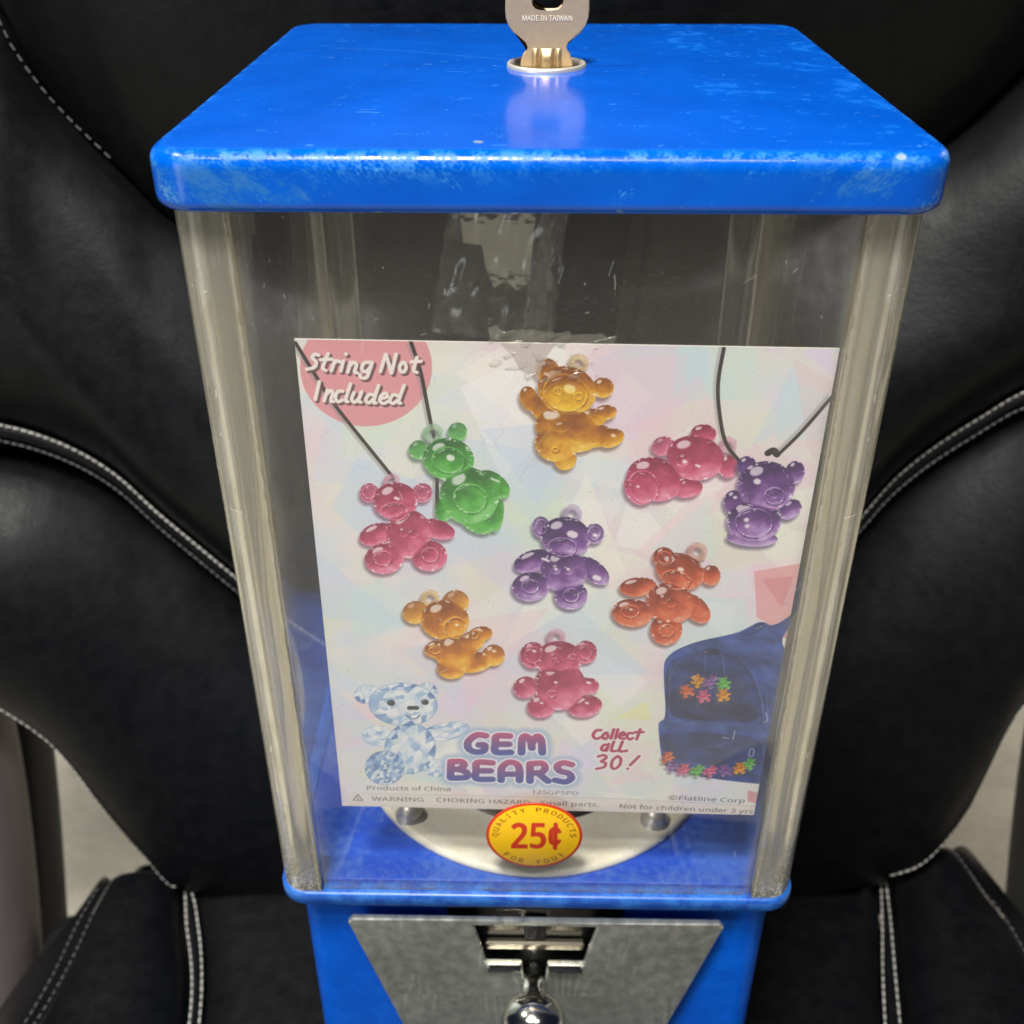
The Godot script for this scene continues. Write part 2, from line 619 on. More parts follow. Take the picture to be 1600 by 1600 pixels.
func plate_material() -> StandardMaterial3D:
	# worn plating: dull grey with bright rubbed swirls
	var n := 512
	var warp := noise(0.008, 3, 51)
	var line := noise(0.05, 2, 53)
	var f := noise(0.2, 2, 55)
	var im := Image.create(n, n, false, Image.FORMAT_RGB8)
	var ro := Image.create(n, n, false, Image.FORMAT_RGB8)
	for y in n:
		for x in n:
			var w := warp.get_noise_2d(x, y)
			var g := sin(x * 0.34 + warp.get_noise_2d(x * 1.2, y * 0.35) * 16.0) * 0.5 + 0.5
			g = pow(g, 5.0) * clampf(0.2 + warp.get_noise_2d(x + 900, y * 0.6) * 1.8, 0, 1)
			var v := 0.80 + 0.17 * g + 0.05 * line.get_noise_2d(x, y) + 0.03 * f.get_noise_2d(x, y) + 0.06 * w
			im.set_pixel(x, y, Color(v, v * 0.995, v * 0.96))
			var r := clampf(0.46 - 0.1 * g + 0.12 * line.get_noise_2d(x, y), 0.15, 1)
			ro.set_pixel(x, y, Color(r, r, r))
	var m := mat(Color(0.98, 1, 1), 0.72, 0.82)
	m.albedo_texture = ImageTexture.create_from_image(im)
	m.roughness_texture = ImageTexture.create_from_image(ro)
	return m

# a film of dust and scratches: clear but for the marks
func film(w: int, h: int, k: float, haze: float, s: int, dirt_edges: bool, scratches: int) -> StandardMaterial3D:
	var c := Canvas.new(w, h, k, Color(0.74, 0.75, 0.74, 0.0))
	var big := noise(0.008, 3, s)
	var fin := noise(0.25, 2, s + 1)
	var ver := noise(0.03, 3, s + 2)
	for y in h:
		for x in w:
			var a := haze * (0.8 + 0.9 * big.get_noise_2d(x, y) + 0.5 * ver.get_noise_2d(x * 2.2, y * 0.18))
			var f := fin.get_noise_2d(x, y)
			if f > 0.5:
				a += (f - 0.5) * 0.7
			var col := Color(0.74, 0.75, 0.74)
			if dirt_edges:
				var e := minf(minf(x, w - 1 - x), (h - 1 - y) * 0.75) / k
				var d := exp(-e / 1.6) * clampf(0.62 + big.get_noise_2d(x * 3, y * 0.8) * 0.7, 0, 1) * 0.6
				col = col.lerp(Color(0.42, 0.36, 0.24), clampf(d * 1.6, 0, 1))
				a += d
				var low := clampf(1.0 - (h - 1 - y) / k / 22.0, 0, 1)
				a += low * clampf(0.04 + fin.get_noise_2d(x * 0.3, y * 0.3) * 0.16 + big.get_noise_2d(x * 2, y * 2) * 0.1, 0, 0.2)
			c.buf[y * w + x] = Color(col.r, col.g, col.b, clampf(a, 0.0, 0.9))
	for i in scratches:
		var p := Vector2(rng.randf_range(0, w / k), rng.randf_range(0, h / k))
		var d := Vector2.from_angle(rng.randf_range(0, TAU)) * rng.randf_range(0.3, 5.0) * (1.0 if rng.randf() < 0.35 else 0.25)
		c.add_stroke([p, p + d * 0.5 + Vector2(rng.randf_range(-0.3, 0.3), rng.randf_range(-0.3, 0.3)), p + d], 0.6)
		c.paint_dst(rng.randf_range(0.03, 0.1), Color(0.95, 0.94, 0.9, 0.85), null, Vector2.ZERO, 0.2, rng.randf_range(0.2, 0.9))
		c.end_dst()
	var m := mat(Color.WHITE, 0.6)
	m.transparency = BaseMaterial3D.TRANSPARENCY_ALPHA
	m.albedo_texture = c.texture()
	return m

# ------------------------------------------------------------------ floor
func build_floor():
	var st := SurfaceTool.new()
	st.begin(Mesh.PRIMITIVE_TRIANGLES)
	quad(st, Vector3(-8, -0.9, 8), Vector3(8, -0.9, 8), Vector3(8, -0.9, -8), Vector3(-8, -0.9, -8))
	st.generate_normals()
	var o := MeshInstance3D.new()
	o.name = "floor"
	o.mesh = commit(st)
	var m := mat(Color.WHITE, 0.55)
	m.albedo_texture = mottle(512, srgb(186, 180, 164), srgb(206, 200, 184), 0.01, 61)
	m.uv1_triplanar = true
	m.uv1_scale = Vector3(1.5, 1.5, 1.5)
	o.material_override = m
	o.set_meta("kind", "structure")
	add_child(o)

# ------------------------------------------------------------------ chair
func lean(x: float, s: float, out: float) -> Vector3:
	# a point of the reclined back: x across, s up the back, out towards the sitter
	var r := deg_to_rad(RECLINE)
	var wrap := 0.5 * pow(maxf(0.0, absf(x) - 0.1), 2)
	# the pads roll round to the shell at their ends
	var turn := clampf((absf(x) - 0.365) / 0.035, 0, 1)
	if out > -0.05:
		out = lerpf(out, -0.052, 1.0 - sqrt(1.0 - turn * turn))
	var n := out + wrap
	return Vector3(x, SEAT_Y + s * cos(r) + n * sin(r), BACK_Z - s * sin(r) + n * cos(r))

func along(pts: Array, x: float) -> float:
	# the height of a seam over x, a smooth curve through its points
	var n := pts.size()
	if x <= pts[0].x:
		return pts[0].y + (x - pts[0].x) * (pts[1].y - pts[0].y) / (pts[1].x - pts[0].x)
	if x >= pts[n - 1].x:
		return pts[n - 1].y + (x - pts[n - 1].x) * (pts[n - 2].y - pts[n - 1].y) / (pts[n - 2].x - pts[n - 1].x)
	for i in n - 1:
		if x <= pts[i + 1].x:
			var t: float = (x - pts[i].x) / (pts[i + 1].x - pts[i].x)
			var a: Vector2 = pts[maxi(i - 1, 0)]
			var d: Vector2 = pts[mini(i + 2, n - 1)]
			var h: float = pts[i + 1].x - pts[i].x
			var m0: float = (pts[i + 1].y - a.y) / (pts[i + 1].x - a.x) * h
			var m1: float = (d.y - pts[i].y) / (d.x - pts[i].x) * h
			var t2 := t * t
			var t3 := t2 * t
			return (2 * t3 - 3 * t2 + 1) * pts[i].y + (t3 - 2 * t2 + t) * m0 + (3 * t2 - 2 * t3) * pts[i + 1].y + (t3 - t2) * m1
	return 0.0

func stitches(pts: Array, pitch: float, length: float, r: float, st: SurfaceTool, up: Vector3):
	# short threads along a line of points
	var travelled := 0.0
	var next := 0.0
	for i in pts.size() - 1:
		var a: Vector3 = pts[i]
		var b: Vector3 = pts[i + 1]
		var l := a.distance_to(b)
		while next < travelled + l:
			var p := a.lerp(b, (next - travelled) / l)
			var d := (b - a).normalized() * length / 2
			var lift := up * r * 0.6
			tube(st, [p - d, p - d * 0.6 + lift, p + d * 0.6 + lift, p + d], r * rng.randf_range(0.85, 1.1), 5, 1.0, up)
			next += pitch * rng.randf_range(0.94, 1.06)
		travelled += l

func stitch_part(lines: Array, pitch: float, length: float, r: float, up: Vector3, m = M.thread):
	var st := SurfaceTool.new()
	st.begin(Mesh.PRIMITIVE_TRIANGLES)
	st.set_smooth_group(0)
	for l in lines:
		stitches(l, pitch, length, r, st, up)
	st.generate_normals()
	var o := part("stitching", commit(st), m, chair)
	o.set_meta("kind", "stuff")

func build_chair():
	chair = thing("office_chair", Vector3(0, -0.9, 0.05), "black leather chair with pale stitching, the seat under the blue vending machine", "chair")
	var seam_a := [Vector2(-0.2821, 0.5174), Vector2(-0.2484, 0.4736), Vector2(-0.2412, 0.4538), Vector2(-0.2319, 0.4372), Vector2(-0.2194, 0.4208), Vector2(-0.2021, 0.4027), Vector2(-0.1857, 0.3848), Vector2(-0.1410, 0.3603), Vector2(-0.0905, 0.3495), Vector2(-0.0135, 0.3461), Vector2(0.0501, 0.3534), Vector2(0.0967, 0.3676), Vector2(0.1416, 0.3891), Vector2(0.1921, 0.4187), Vector2(0.2224, 0.4481), Vector2(0.2582, 0.4954)]
	var seam_b := [Vector2(-0.3315, 0.2915), Vector2(-0.2741, 0.2820), Vector2(-0.2445, 0.2709), Vector2(-0.2209, 0.2547), Vector2(-0.2002, 0.2320), Vector2(-0.1787, 0.2105), Vector2(-0.1644, 0.1965), Vector2(-0.1265, 0.1620), Vector2(-0.0705, 0.1291), Vector2(0.0090, 0.1181), Vector2(0.0872, 0.1391), Vector2(0.1366, 0.1862), Vector2(0.1738, 0.2377), Vector2(0.1837, 0.2521), Vector2(0.2009, 0.2699), Vector2(0.2236, 0.2882), Vector2(0.2430, 0.3020), Vector2(0.2980, 0.3202)]
	var pad_c := [Vector2(-0.3359, 0.2637), Vector2(-0.2777, 0.2550), Vector2(-0.2475, 0.2454), Vector2(-0.2295, 0.2346), Vector2(-0.2021, 0.2121), Vector2(-0.1660, 0.1758), Vector2(-0.1278, 0.1385), Vector2(-0.0711, 0.1047), Vector2(0.0093, 0.0935), Vector2(0.0885, 0.1151), Vector2(0.1384, 0.1635), Vector2(0.1760, 0.2170), Vector2(0.1918, 0.2373), Vector2(0.2177, 0.2616), Vector2(0.2460, 0.2808), Vector2(0.3012, 0.3014)]
	var hem := [Vector2(-0.3662, 0.1841), Vector2(-0.3289, 0.1544), Vector2(-0.2942, 0.1299), Vector2(-0.2764, 0.1145), Vector2(-0.2602, 0.0950), Vector2(-0.2417, 0.0580), Vector2(-0.2203, 0.0195), Vector2(-0.2091, 0.0013), Vector2(-0.1359, -0.0096), Vector2(0.0108, -0.0112), Vector2(0.1518, -0.0008), Vector2(0.2125, 0.0188), Vector2(0.2253, 0.0315), Vector2(0.2392, 0.0620), Vector2(0.2460, 0.0889), Vector2(0.2537, 0.1198), Vector2(0.2657, 0.1398), Vector2(0.2934, 0.1661), Vector2(0.3345, 0.1889)]
	var xs := []
	for i in 161:
		xs.append(-0.40 + 0.80 * i / 160.0)
	# head pad: overhangs the seam
	var p := []
	for j in 25:
		var v := j / 24.0
		var row := []
		for x in xs:
			var s0 := along(seam_a, x)
			var out := -0.012 + 0.085 * pow(sin(minf(v * 1.25, 1.0) * PI / 2), 0.75)
			row.append(lean(x, s0 + v * 0.26 - 0.003, out))
		p.append(row)
	part("head_pad", grid(p), M.leather, chair)
	# middle pad, full at the top, falling away to the ribbon
	p = []
	for j in 41:
		var v := j / 40.0
		var row := []
		for x in xs:
			var s0 := along(seam_b, x)
			var s1 := along(seam_a, x)
			var body := pow(sin(pow(v, 0.75) * PI), lerpf(1.15, 0.5, smoothstep(0.0, 0.5, v)))
			var crease := 0.0022 * sin(x * 60.0 + v * 9.0) * sin(v * PI)
			crease += pucker(x, v, 1.0) * (exp(-pow((1.0 - v) / 0.16, 2)) + exp(-pow(v / 0.12, 2)))
			row.append(lean(x, lerpf(s0, s1, v), -0.002 - 0.012 * v + 0.036 * body + crease * body))
		p.append(row)
	part("middle_pad", grid(p), M.leather, chair)
	# ribbon between two lines of stitches
	p = []
	for j in 9:
		var v := j / 8.0
		var row := []
		for x in xs:
			row.append(lean(x, along(seam_b, x) - 0.010 * (1 - v) - 0.0005 + 0.001 * v, 0.001 + 0.0022 * sqrt(sin(v * PI)) - 0.016 * pow(1 - v, 6)))
		p.append(row)
	part("seam_ribbon", grid(p), M.leather, chair)
	# lower pad
	p = []
	for j in 45:
		var v := j / 44.0
		var row := []
		for x in xs:
			var s0 := minf(along(hem, x), along(pad_c, x) - 0.004)
			var s1 := along(pad_c, x) + 0.006
			var body := pow(sin(pow(v, 0.85) * PI), 0.5)
			if v < 0.0001:
				row.append(lean(x, s0 + 0.004, -0.05))
			else:
				var fold := pucker(x, v, 7.0) * (exp(-pow((1.0 - v) / 0.13, 2)) + 0.7 * exp(-pow(v / 0.12, 2)))
				row.append(lean(x, lerpf(s0, s1, (v - 1.0 / 44) / (1 - 1.0 / 44)), -0.016 * pow(v, 3) + (0.034 + fold) * body))
		p.append(row)
	part("lower_pad", grid(p), M.leather, chair)
	# the shell behind
	p = []
	for j in 21:
		var v := j / 20.0
		var row := []
		for x in xs:
			row.append(lean(x, lerpf(along(hem, x) + 0.004, along(seam_a, x) + 0.26, v), -0.05 - 0.02 * sin(v * PI)))
		p.append(row)
	part("back_shell", grid(p, true), M.plastic_black, chair)
	var up := Vector3(0, sin(deg_to_rad(RECLINE)), cos(deg_to_rad(RECLINE)))
	var la := []; var la2 := []; var lb := []; var lb2 := []; var lc := []; var lc2 := []
	for x in xs:
		if x < -0.195 or x > 0.24:
			(la if x < 0.0 else la2).append(lean(x, along(seam_a, x) + 0.0085, 0.0125))
		lb.append(lean(x, along(seam_b, x) + 0.0004, 0.0032))
		lb2.append(lean(x, along(seam_b, x) - 0.0085, 0.0022))
		if absf(x) > 0.19:
			lc.append(lean(x, along(hem, x) + 0.005, 0.0125))
		elif lc.size() and x < 0.0:
			lc2 = lc; lc = []
	var lcl := []; var lcr := []
	for x in xs:
		if x < -0.2:
			lcl.append(hem_stitch(x, along(hem, x), along(pad_c, x) + 0.006))
		elif x > 0.2:
			lcr.append(hem_stitch(x, along(hem, x), along(pad_c, x) + 0.006))
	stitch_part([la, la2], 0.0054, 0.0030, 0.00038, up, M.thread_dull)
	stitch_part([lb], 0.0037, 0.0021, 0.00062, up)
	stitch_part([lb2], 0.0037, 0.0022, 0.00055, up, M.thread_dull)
	stitch_part([lcl, lcr], 0.0042, 0.0026, 0.00055, up)
	build_seat()
	build_arms()

# the line of thread that follows the edge of the lower pad
func hem_stitch(x: float, s0: float, s1: float) -> Vector3:
	var v := 0.0085 / maxf(0.02, s1 - s0)
	var body := pow(sin(pow(v, 0.85) * PI), 0.5)
	return lean(x, s0 + 0.0085, 0.034 * body + 0.0022)

# how the leather gathers along a seam: small uneven pleats that run away from it
func pucker(x: float, v: float, s: float) -> float:
	var a := pleats.get_noise_2d(x * 170.0 + s * 31.0 + v * 4.0, v * 5.0)
	var b := pleats.get_noise_2d(x * 60.0 + s * 57.0 - v * 7.0, v * 9.0)
	return 0.0032 * a + 0.0040 * b

func seat_point(pts: Array, t: float) -> Vector3:
	# pts run from the back of the seat forward
	var f := t * (pts.size() - 1)
	var i := mini(int(f), pts.size() - 2)
	var a: Vector3 = pts[maxi(i - 1, 0)]
	var d: Vector3 = pts[mini(i + 2, pts.size() - 1)]
	var b: Vector3 = pts[i]
	return b.cubic_interpolate(pts[i + 1], a, d, f - i)

func build_seat():
	# lines from the back of the seat forward, left to right
	var l_out := [Vector3(-0.2717, -0.5000, -0.1980), Vector3(-0.2805, -0.5000, -0.1624), Vector3(-0.3003, -0.5000, -0.1046), Vector3(-0.32, -0.50, 0.05), Vector3(-0.32, -0.50, 0.2)]
	var l_edge := [Vector3(-0.2486, -0.4620, -0.1644), Vector3(-0.2515, -0.4600, -0.1347), Vector3(-0.2561, -0.4580, -0.0724), Vector3(-0.285, -0.458, 0.05), Vector3(-0.28, -0.458, 0.2)]
	var l_seam := [Vector3(-0.2089, -0.4660, -0.1675), Vector3(-0.1997, -0.4660, -0.1380), Vector3(-0.1808, -0.4660, -0.0753), Vector3(-0.168, -0.466, 0.06), Vector3(-0.165, -0.466, 0.2)]
	var l_rib := [Vector3(-0.2074, -0.4660, -0.1675), Vector3(-0.1931, -0.4660, -0.1425), Vector3(-0.1737, -0.4660, -0.0755), Vector3(-0.159, -0.466, 0.06), Vector3(-0.156, -0.466, 0.2)]
	var r_rib := [Vector3(0.2078, -0.4660, -0.1807), Vector3(0.1995, -0.4660, -0.1454), Vector3(0.1841, -0.4660, -0.0820), Vector3(0.156, -0.466, 0.06), Vector3(0.153, -0.466, 0.2)]
	var r_seam := [Vector3(0.2120, -0.4660, -0.1808), Vector3(0.2061, -0.4660, -0.1455), Vector3(0.1938, -0.4660, -0.0822), Vector3(0.168, -0.466, 0.06), Vector3(0.165, -0.466, 0.2)]
	var r_edge := [Vector3(0.2546, -0.4620, -0.1975), Vector3(0.2623, -0.4600, -0.1594), Vector3(0.2705, -0.4580, -0.1192), Vector3(0.285, -0.458, 0.05), Vector3(0.28, -0.458, 0.2)]
	var r_out := [Vector3(0.2822, -0.5000, -0.2329), Vector3(0.3000, -0.5000, -0.1749), Vector3(0.3124, -0.5000, -0.1300), Vector3(0.32, -0.50, 0.05), Vector3(0.32, -0.50, 0.2)]
	var rows := 48
	var make := func(a: Array, b: Array, cols: int, puff: float, sharp: float, tuck: float) -> ArrayMesh:
		var p := []
		for j in rows + 1:
			var t := float(j) / rows
			var row := []
			for i in cols + 1:
				var u := float(i) / cols
				var q := seat_point(a, t).lerp(seat_point(b, t), u)
				var ends := clampf(t / 0.10, 0, 1)
				var hgt := puff * pow(sin(u * PI), sharp) * (0.25 + 0.75 * sin(ends * PI / 2))
				hgt += (pucker(q.z, u, puff * 900.0) * exp(-pow((0.5 - absf(u - 0.5)) / 0.1, 2)) + pucker(q.x, t, 3.0) * exp(-pow(t / 0.12, 2))) * clampf(puff / 0.01, 0, 1) * 0.7 * sin(u * PI)
				q.y += hgt - tuck * (pow(absf(2 * u - 1), 10)) - 0.012 * pow(1 - clampf(t / 0.03, 0, 1), 2)
				row.append(q)
			p.append(row)
		return grid(p, true)
	part("seat_cushion", make.call(l_rib, r_rib, 40, 0.010, 0.35, 0.006), M.leather, chair)
	part("seat_welt", make.call(l_seam, l_rib, 6, 0.003, 0.6, 0.0), M.leather, chair)
	part("seat_welt", make.call(r_rib, r_seam, 6, 0.003, 0.6, 0.0), M.leather, chair)
	part("seat_bolster", make.call(l_edge, l_seam, 20, 0.016, 0.6, 0.004), M.leather, chair)
	part("seat_bolster", make.call(r_seam, r_edge, 20, 0.016, 0.6, 0.004), M.leather, chair)
	for s in [[l_out, l_edge], [r_edge, r_out]]:
		part("seat_side", make.call(s[0], s[1], 8, 0.006, 0.7, 0.0), M.leather, chair)
	# the tray under the cushions
	part("seat_base", box(Vector3(-0.30, -0.57, -0.185), Vector3(0.30, -0.498, 0.19), 0.02), M.plastic_black, chair)
	part("seat_back_edge", box(Vector3(-0.245, -0.50, -0.19), Vector3(0.245, -0.474, -0.172), 0.006), M.leather, chair)
	var lines := []
	for e in [[l_edge, 0.004, 0.0045], [l_edge, -0.006, -0.003], [l_seam, 0.002, 0.001], [l_rib, 0.0, 0.001], [r_rib, 0.0, 0.001], [r_seam, -0.002, 0.001], [r_edge, -0.004, 0.0045]]:
		var l := []
		for j in 61:
			var from := 0.10 if e[0] in [l_edge, r_edge] else 0.03
			var q := seat_point(e[0], from + (1.0 - from) * j / 60.0)
			l.append(q + Vector3(e[1], e[2] + 0.0015, 0))
		lines.append(l)
	stitch_part(lines.slice(2, 6), 0.0046, 0.003, 0.0006, Vector3.UP)
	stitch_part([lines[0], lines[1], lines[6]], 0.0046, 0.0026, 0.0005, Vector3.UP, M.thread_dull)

func build_arms():
	for s in [-1.0, 1.0]:
		var pts := []
		for i in 15:
			var t := i / 14.0
			pts.append(Vector3(s * (0.337 + 0.05 * pow(1 - t, 4)), -0.28 - 0.32 * t, -0.27 + 0.14 * t))
		var st := SurfaceTool.new()
		st.begin(Mesh.PRIMITIVE_TRIANGLES)
		st.set_smooth_group(0)
		tube(st, pts, 0.03, 20, 1.0, Vector3.RIGHT)
		st.generate_normals()
		part("armrest_post", commit(st), M.arm, chair)
		var inner := []
		for q in pts:
			inner.append(q + Vector3(s * 0.008, 0.0, -0.06))
		st = SurfaceTool.new()
		st.begin(Mesh.PRIMITIVE_TRIANGLES)
		st.set_smooth_group(0)
		tube(st, inner, 0.03, 20, 1.0, Vector3.RIGHT)
		st.generate_normals()
		part("armrest_bracket", commit(st), M.plastic_black, chair)
		part("armrest_shade_pad", box(Vector3((s * 0.47 + 0.03) - 0.07, -0.30, -0.42), Vector3((s * 0.47 + 0.03) + 0.07, -0.27, -0.20), 0.01), M.plastic_black, chair)  # unseen pads, widened and shifted to shade only the left floor
	part("gas_column", loft([ring_loop(0, 0.02, 0.03, -0.86, 24), ring_loop(0, 0.02, 0.03, -0.565, 24)]), M.dark_metal, chair)
	for i in 5:
		var a := TAU * i / 5 + 0.3
		var st := SurfaceTool.new()
		st.begin(Mesh.PRIMITIVE_TRIANGLES)
		st.set_smooth_group(0)
		tube(st, [Vector3(0, -0.80, 0.02), Vector3(cos(a) * 0.3, -0.85, 0.02 + sin(a) * 0.3)], 0.022, 10)
		st.generate_normals()
		part("base_leg", commit(st), M.plastic_black, chair)
		part("caster", loft([ring_loop(cos(a) * 0.3, 0.02 + sin(a) * 0.3, 0.022, -0.9, 16), ring_loop(cos(a) * 0.3, 0.02 + sin(a) * 0.3, 0.026, -0.88, 16), ring_loop(cos(a) * 0.3, 0.02 + sin(a) * 0.3, 0.02, -0.855, 16)]), M.plastic_black, chair)

# ------------------------------------------------------------------ vending machine
func build_machine():
	machine = thing("vending_machine", Vector3(0, SEAT_Y + 0.004, -0.1), "blue bulk vending machine with a clear globe and worn chrome coin plate", "vending machine")
	build_lid()
	# corner posts: L-shaped clear mouldings
	var post_sheen_dirt := streaks()
	for c in 4:
		var sx := [-1.0, 1.0, -1.0, 1.0][c] as float
		var sz := [1.0, 1.0, -1.0, -1.0][c] as float
		var mesh := corner_post(sx, sz)
		if sz > 0:
			post_film(mesh, sx, post_sheen_dirt)
		part("corner_post", mesh, [M.post, post_sheen_dirt] if sz > 0 else [M.post], machine)
	var lo := GLOBE_BOTTOM
	var hi := -0.004
	# panes butt between the posts
	var inx := 0.0792
	var zf := GLOBE_FRONT - 0.0012
	var zb := GLOBE_BACK + 0.0012
	var f_front := film(800, 1280, 5.0, 0.006, 71, true, 120)
	var f_side := film(512, 800, 3.2, 0.014, 81, true, 60)
	pane_part("front_panel", Vector3(-inx, lo, zf), Vector3(inx, lo, zf), hi, Vector3(0, 0, -1), f_front)
	pane_part("back_panel", Vector3(inx, lo, zb), Vector3(-inx, lo, zb), hi, Vector3(0, 0, 1), f_side)
	pane_part("side_panel", Vector3(-GLOBE_HALF + 0.0012, lo, zb + 0.014), Vector3(-GLOBE_HALF + 0.0012, lo, zf - 0.014), hi, Vector3(1, 0, 0), f_side)
	pane_part("side_panel", Vector3(GLOBE_HALF - 0.0012, lo, zf - 0.014), Vector3(GLOBE_HALF - 0.0012, lo, zb + 0.014), hi, Vector3(-1, 0, 0), f_side)
	# floor of the globe with the hopper
	part("floor_plate", box(Vector3(-0.0905, -0.2705, GLOBE_BACK + 0.005), Vector3(0.0905, -0.2697, GLOBE_FRONT - 0.0045), 0.001), M.floor_blue, machine)
	var cz := -0.0864
	var ring := loft([ring_loop(0, cz, 0.0742, -0.2698, 96), ring_loop(0, cz, 0.0748, -0.2692, 96), ring_loop(0, cz, 0.0748, -0.2680, 96), ring_loop(0, cz, 0.0741, -0.2669, 96), ring_loop(0, cz, 0.0725, -0.2664, 96), ring_loop(0, cz, 0.0690, -0.2665, 96), ring_loop(0, cz, 0.0670, -0.2672, 96), ring_loop(0, cz, 0.0560, -0.2688, 96), ring_loop(0, cz, 0.0480, -0.2692, 96)], false, false)
	var hopper := part("hopper_ring", ring, M.cream, machine)
	var wheel := []
	for q in [[0.0482, -0.2693], [0.0470, -0.2684], [0.0400, -0.2682], [0.0395, -0.2692], [0.0250, -0.2692], [0.0245, -0.2670], [0.0080, -0.2665], [0.0075, -0.2625], [0.0050, -0.2615]]:
		wheel.append(ring_loop(0, cz, q[0], q[1], 64))
	part("dispensing_wheel", loft(wheel, false, true, null, true), M.dark_metal, machine)
	for q in [[-0.0498, -0.0392], [0.0468, -0.0382], [-0.05, -0.136], [0.05, -0.136]]:
		var sc := []
		for e in [[0.0058, -0.2690], [0.0058, -0.2660], [0.0048, -0.2656], [0.0046, -0.2640], [0.0036, -0.2622], [0.0020, -0.2611], [0.0006, -0.2608]]:
			sc.append(ring_loop(q[0], q[1], e[0], e[1], 24))
		part("screw", loft(sc, true, true), M.satin, hopper)
	# rim tray under the globe
	var tray := []
	var trim := 0.0962
	for q in [[0.012, -0.2795], [0.0035, -0.2792], [0.0012, -0.2780], [0.0, -0.2762], [0.0, -0.2722], [0.0005, -0.2711], [0.0016, -0.2708], [0.01, -0.2708]]:
		tray.append(round_rect(0, -0.1, trim - q[0], trim - q[0], 0.0105 - q[0] * 0.5, q[1], 8))
	part("rim_tray", loft(tray), M.rim, machine)
	# housing below
	var hz := [-0.0135, -0.172]
	var hc: float = (hz[0] + hz[1]) / 2
	var he: float = (hz[0] - hz[1]) / 2
	var body := []
	for q in [[0.004, 0.0], [0.001, 0.0015], [0.0, 0.004], [0.0, 0.01], [0.0, 0.1860], [0.0, 0.1868]]:
		body.append(round_rect(0, hc, 0.0912 - q[0], he - q[0], 0.009, SEAT_Y + 0.004 + q[1], 8))
	part("housing", loft(body), M.blue, machine)
	build_coin_plate()
	build_sticker()
	build_tape()

func corner_post(sx: float, sz: float) -> ArrayMesh:
	var cx := sx * GLOBE_HALF
	var cz := GLOBE_FRONT if sz > 0 else GLOBE_BACK
	var w := 0.0152
	var t := 0.0044
	var r := 0.0085
	var prof := []
	# outer face, from the end of one flange round the corner to the end of the other
	prof.append(Vector2(w, 0.0003)); prof.append(Vector2(w - 0.0003, 0))
	for i in 9:
		var a := PI / 2 * i / 8
		prof.append(Vector2(r - r * sin(a), r - r * cos(a)))
	prof.append(Vector2(0, w - 0.0003)); prof.append(Vector2(0.0003, w)); prof.append(Vector2(t - 0.0003, w)); prof.append(Vector2(t, w - 0.0003))
	for i in 5:
		var a := PI / 2 * i / 4
		var ri := r - t
		prof.append(Vector2(t + ri - ri * cos(a), t + ri - ri * sin(a)))
	prof.append(Vector2(w - 0.0003, t)); prof.append(Vector2(w, t - 0.0003))
	var loops := []
	for y in [GLOBE_BOTTOM + 0.0002, -0.1375, -0.004]:
		var l := PackedVector3Array()
		for q in prof:
			l.append(Vector3(cx - sx * q.x, y, cz - sz * q.y))
		if sx * sz < 0:
			l.reverse()
		loops.append(l)
	var st := SurfaceTool.new()
	st.begin(Mesh.PRIMITIVE_TRIANGLES)
	st.set_smooth_group(0)
	var n: int = loops[0].size()
	for j in loops.size() - 1:
		for i in n:
			var m := (i + 1) % n
			quad(st, loops[j][i], loops[j][m], loops[j + 1][m], loops[j + 1][i])
	# ends
	var flat := PackedVector2Array()
	for q in loops[0]:
		flat.append(Vector2(q.x, q.z))
	var tris := Geometry2D.triangulate_polygon(flat)
	for e in [[0, false], [2, true]]:
		st.set_smooth_group(5)
		for i in range(0, tris.size(), 3):
			var a := flat[tris[i]]; var b := flat[tris[i + 1]]; var c := flat[tris[i + 2]]
			var t3 := [tris[i], tris[i + 1], tris[i + 2]]
			# in xz seen from above, a positive cross turns clockwise
			if ((b - a).cross(c - a) > 0) != e[1]:
				t3.reverse()
			for k in t3:
				st.set_uv(Vector2.ZERO); st.add_vertex(loops[e[0]][k])
	st.generate_normals()
	return commit(st)

# painted reflection bands, scratches and grime along the front of a post
func post_film(mesh: ArrayMesh, sx: float, _m: Material):
	var st := SurfaceTool.new()
	st.begin(Mesh.PRIMITIVE_TRIANGLES)
	st.set_smooth_group(0)
	var r := 0.0085
	var prof := []
	for i in 9:
		var a := PI / 2 * i / 8
		prof.append([Vector2(r - (r + 0.00015) * cos(a), r - (r + 0.00015) * sin(a)), 0.46 * i / 8.0])
	prof.append([Vector2(0.0150, -0.00015), 1.0])
	for i in prof.size() - 1:
		var a: Vector2 = prof[i][0]
		var b: Vector2 = prof[i + 1][0]
		var u0: float = prof[i][1]
		var u1: float = prof[i + 1][1]
		if sx > 0:
			u0 += 1.0; u1 += 1.0
		var p := []
		for e in [[a, -0.2706], [b, -0.2706], [b, -0.0045], [a, -0.0045]]:
			p.append(Vector3(sx * (GLOBE_HALF - e[0].x), e[1], GLOBE_FRONT - e[0].y))
		if sx < 0:
			quad(st, p[0], p[1], p[2], p[3], Vector2(u0, 1), Vector2(u1, 1), Vector2(u1, 0), Vector2(u0, 0))
		else:
			quad(st, p[1], p[0], p[3], p[2], Vector2(u1, 1), Vector2(u0, 1), Vector2(u0, 0), Vector2(u1, 0))
	st.generate_normals()
	st.commit(mesh)

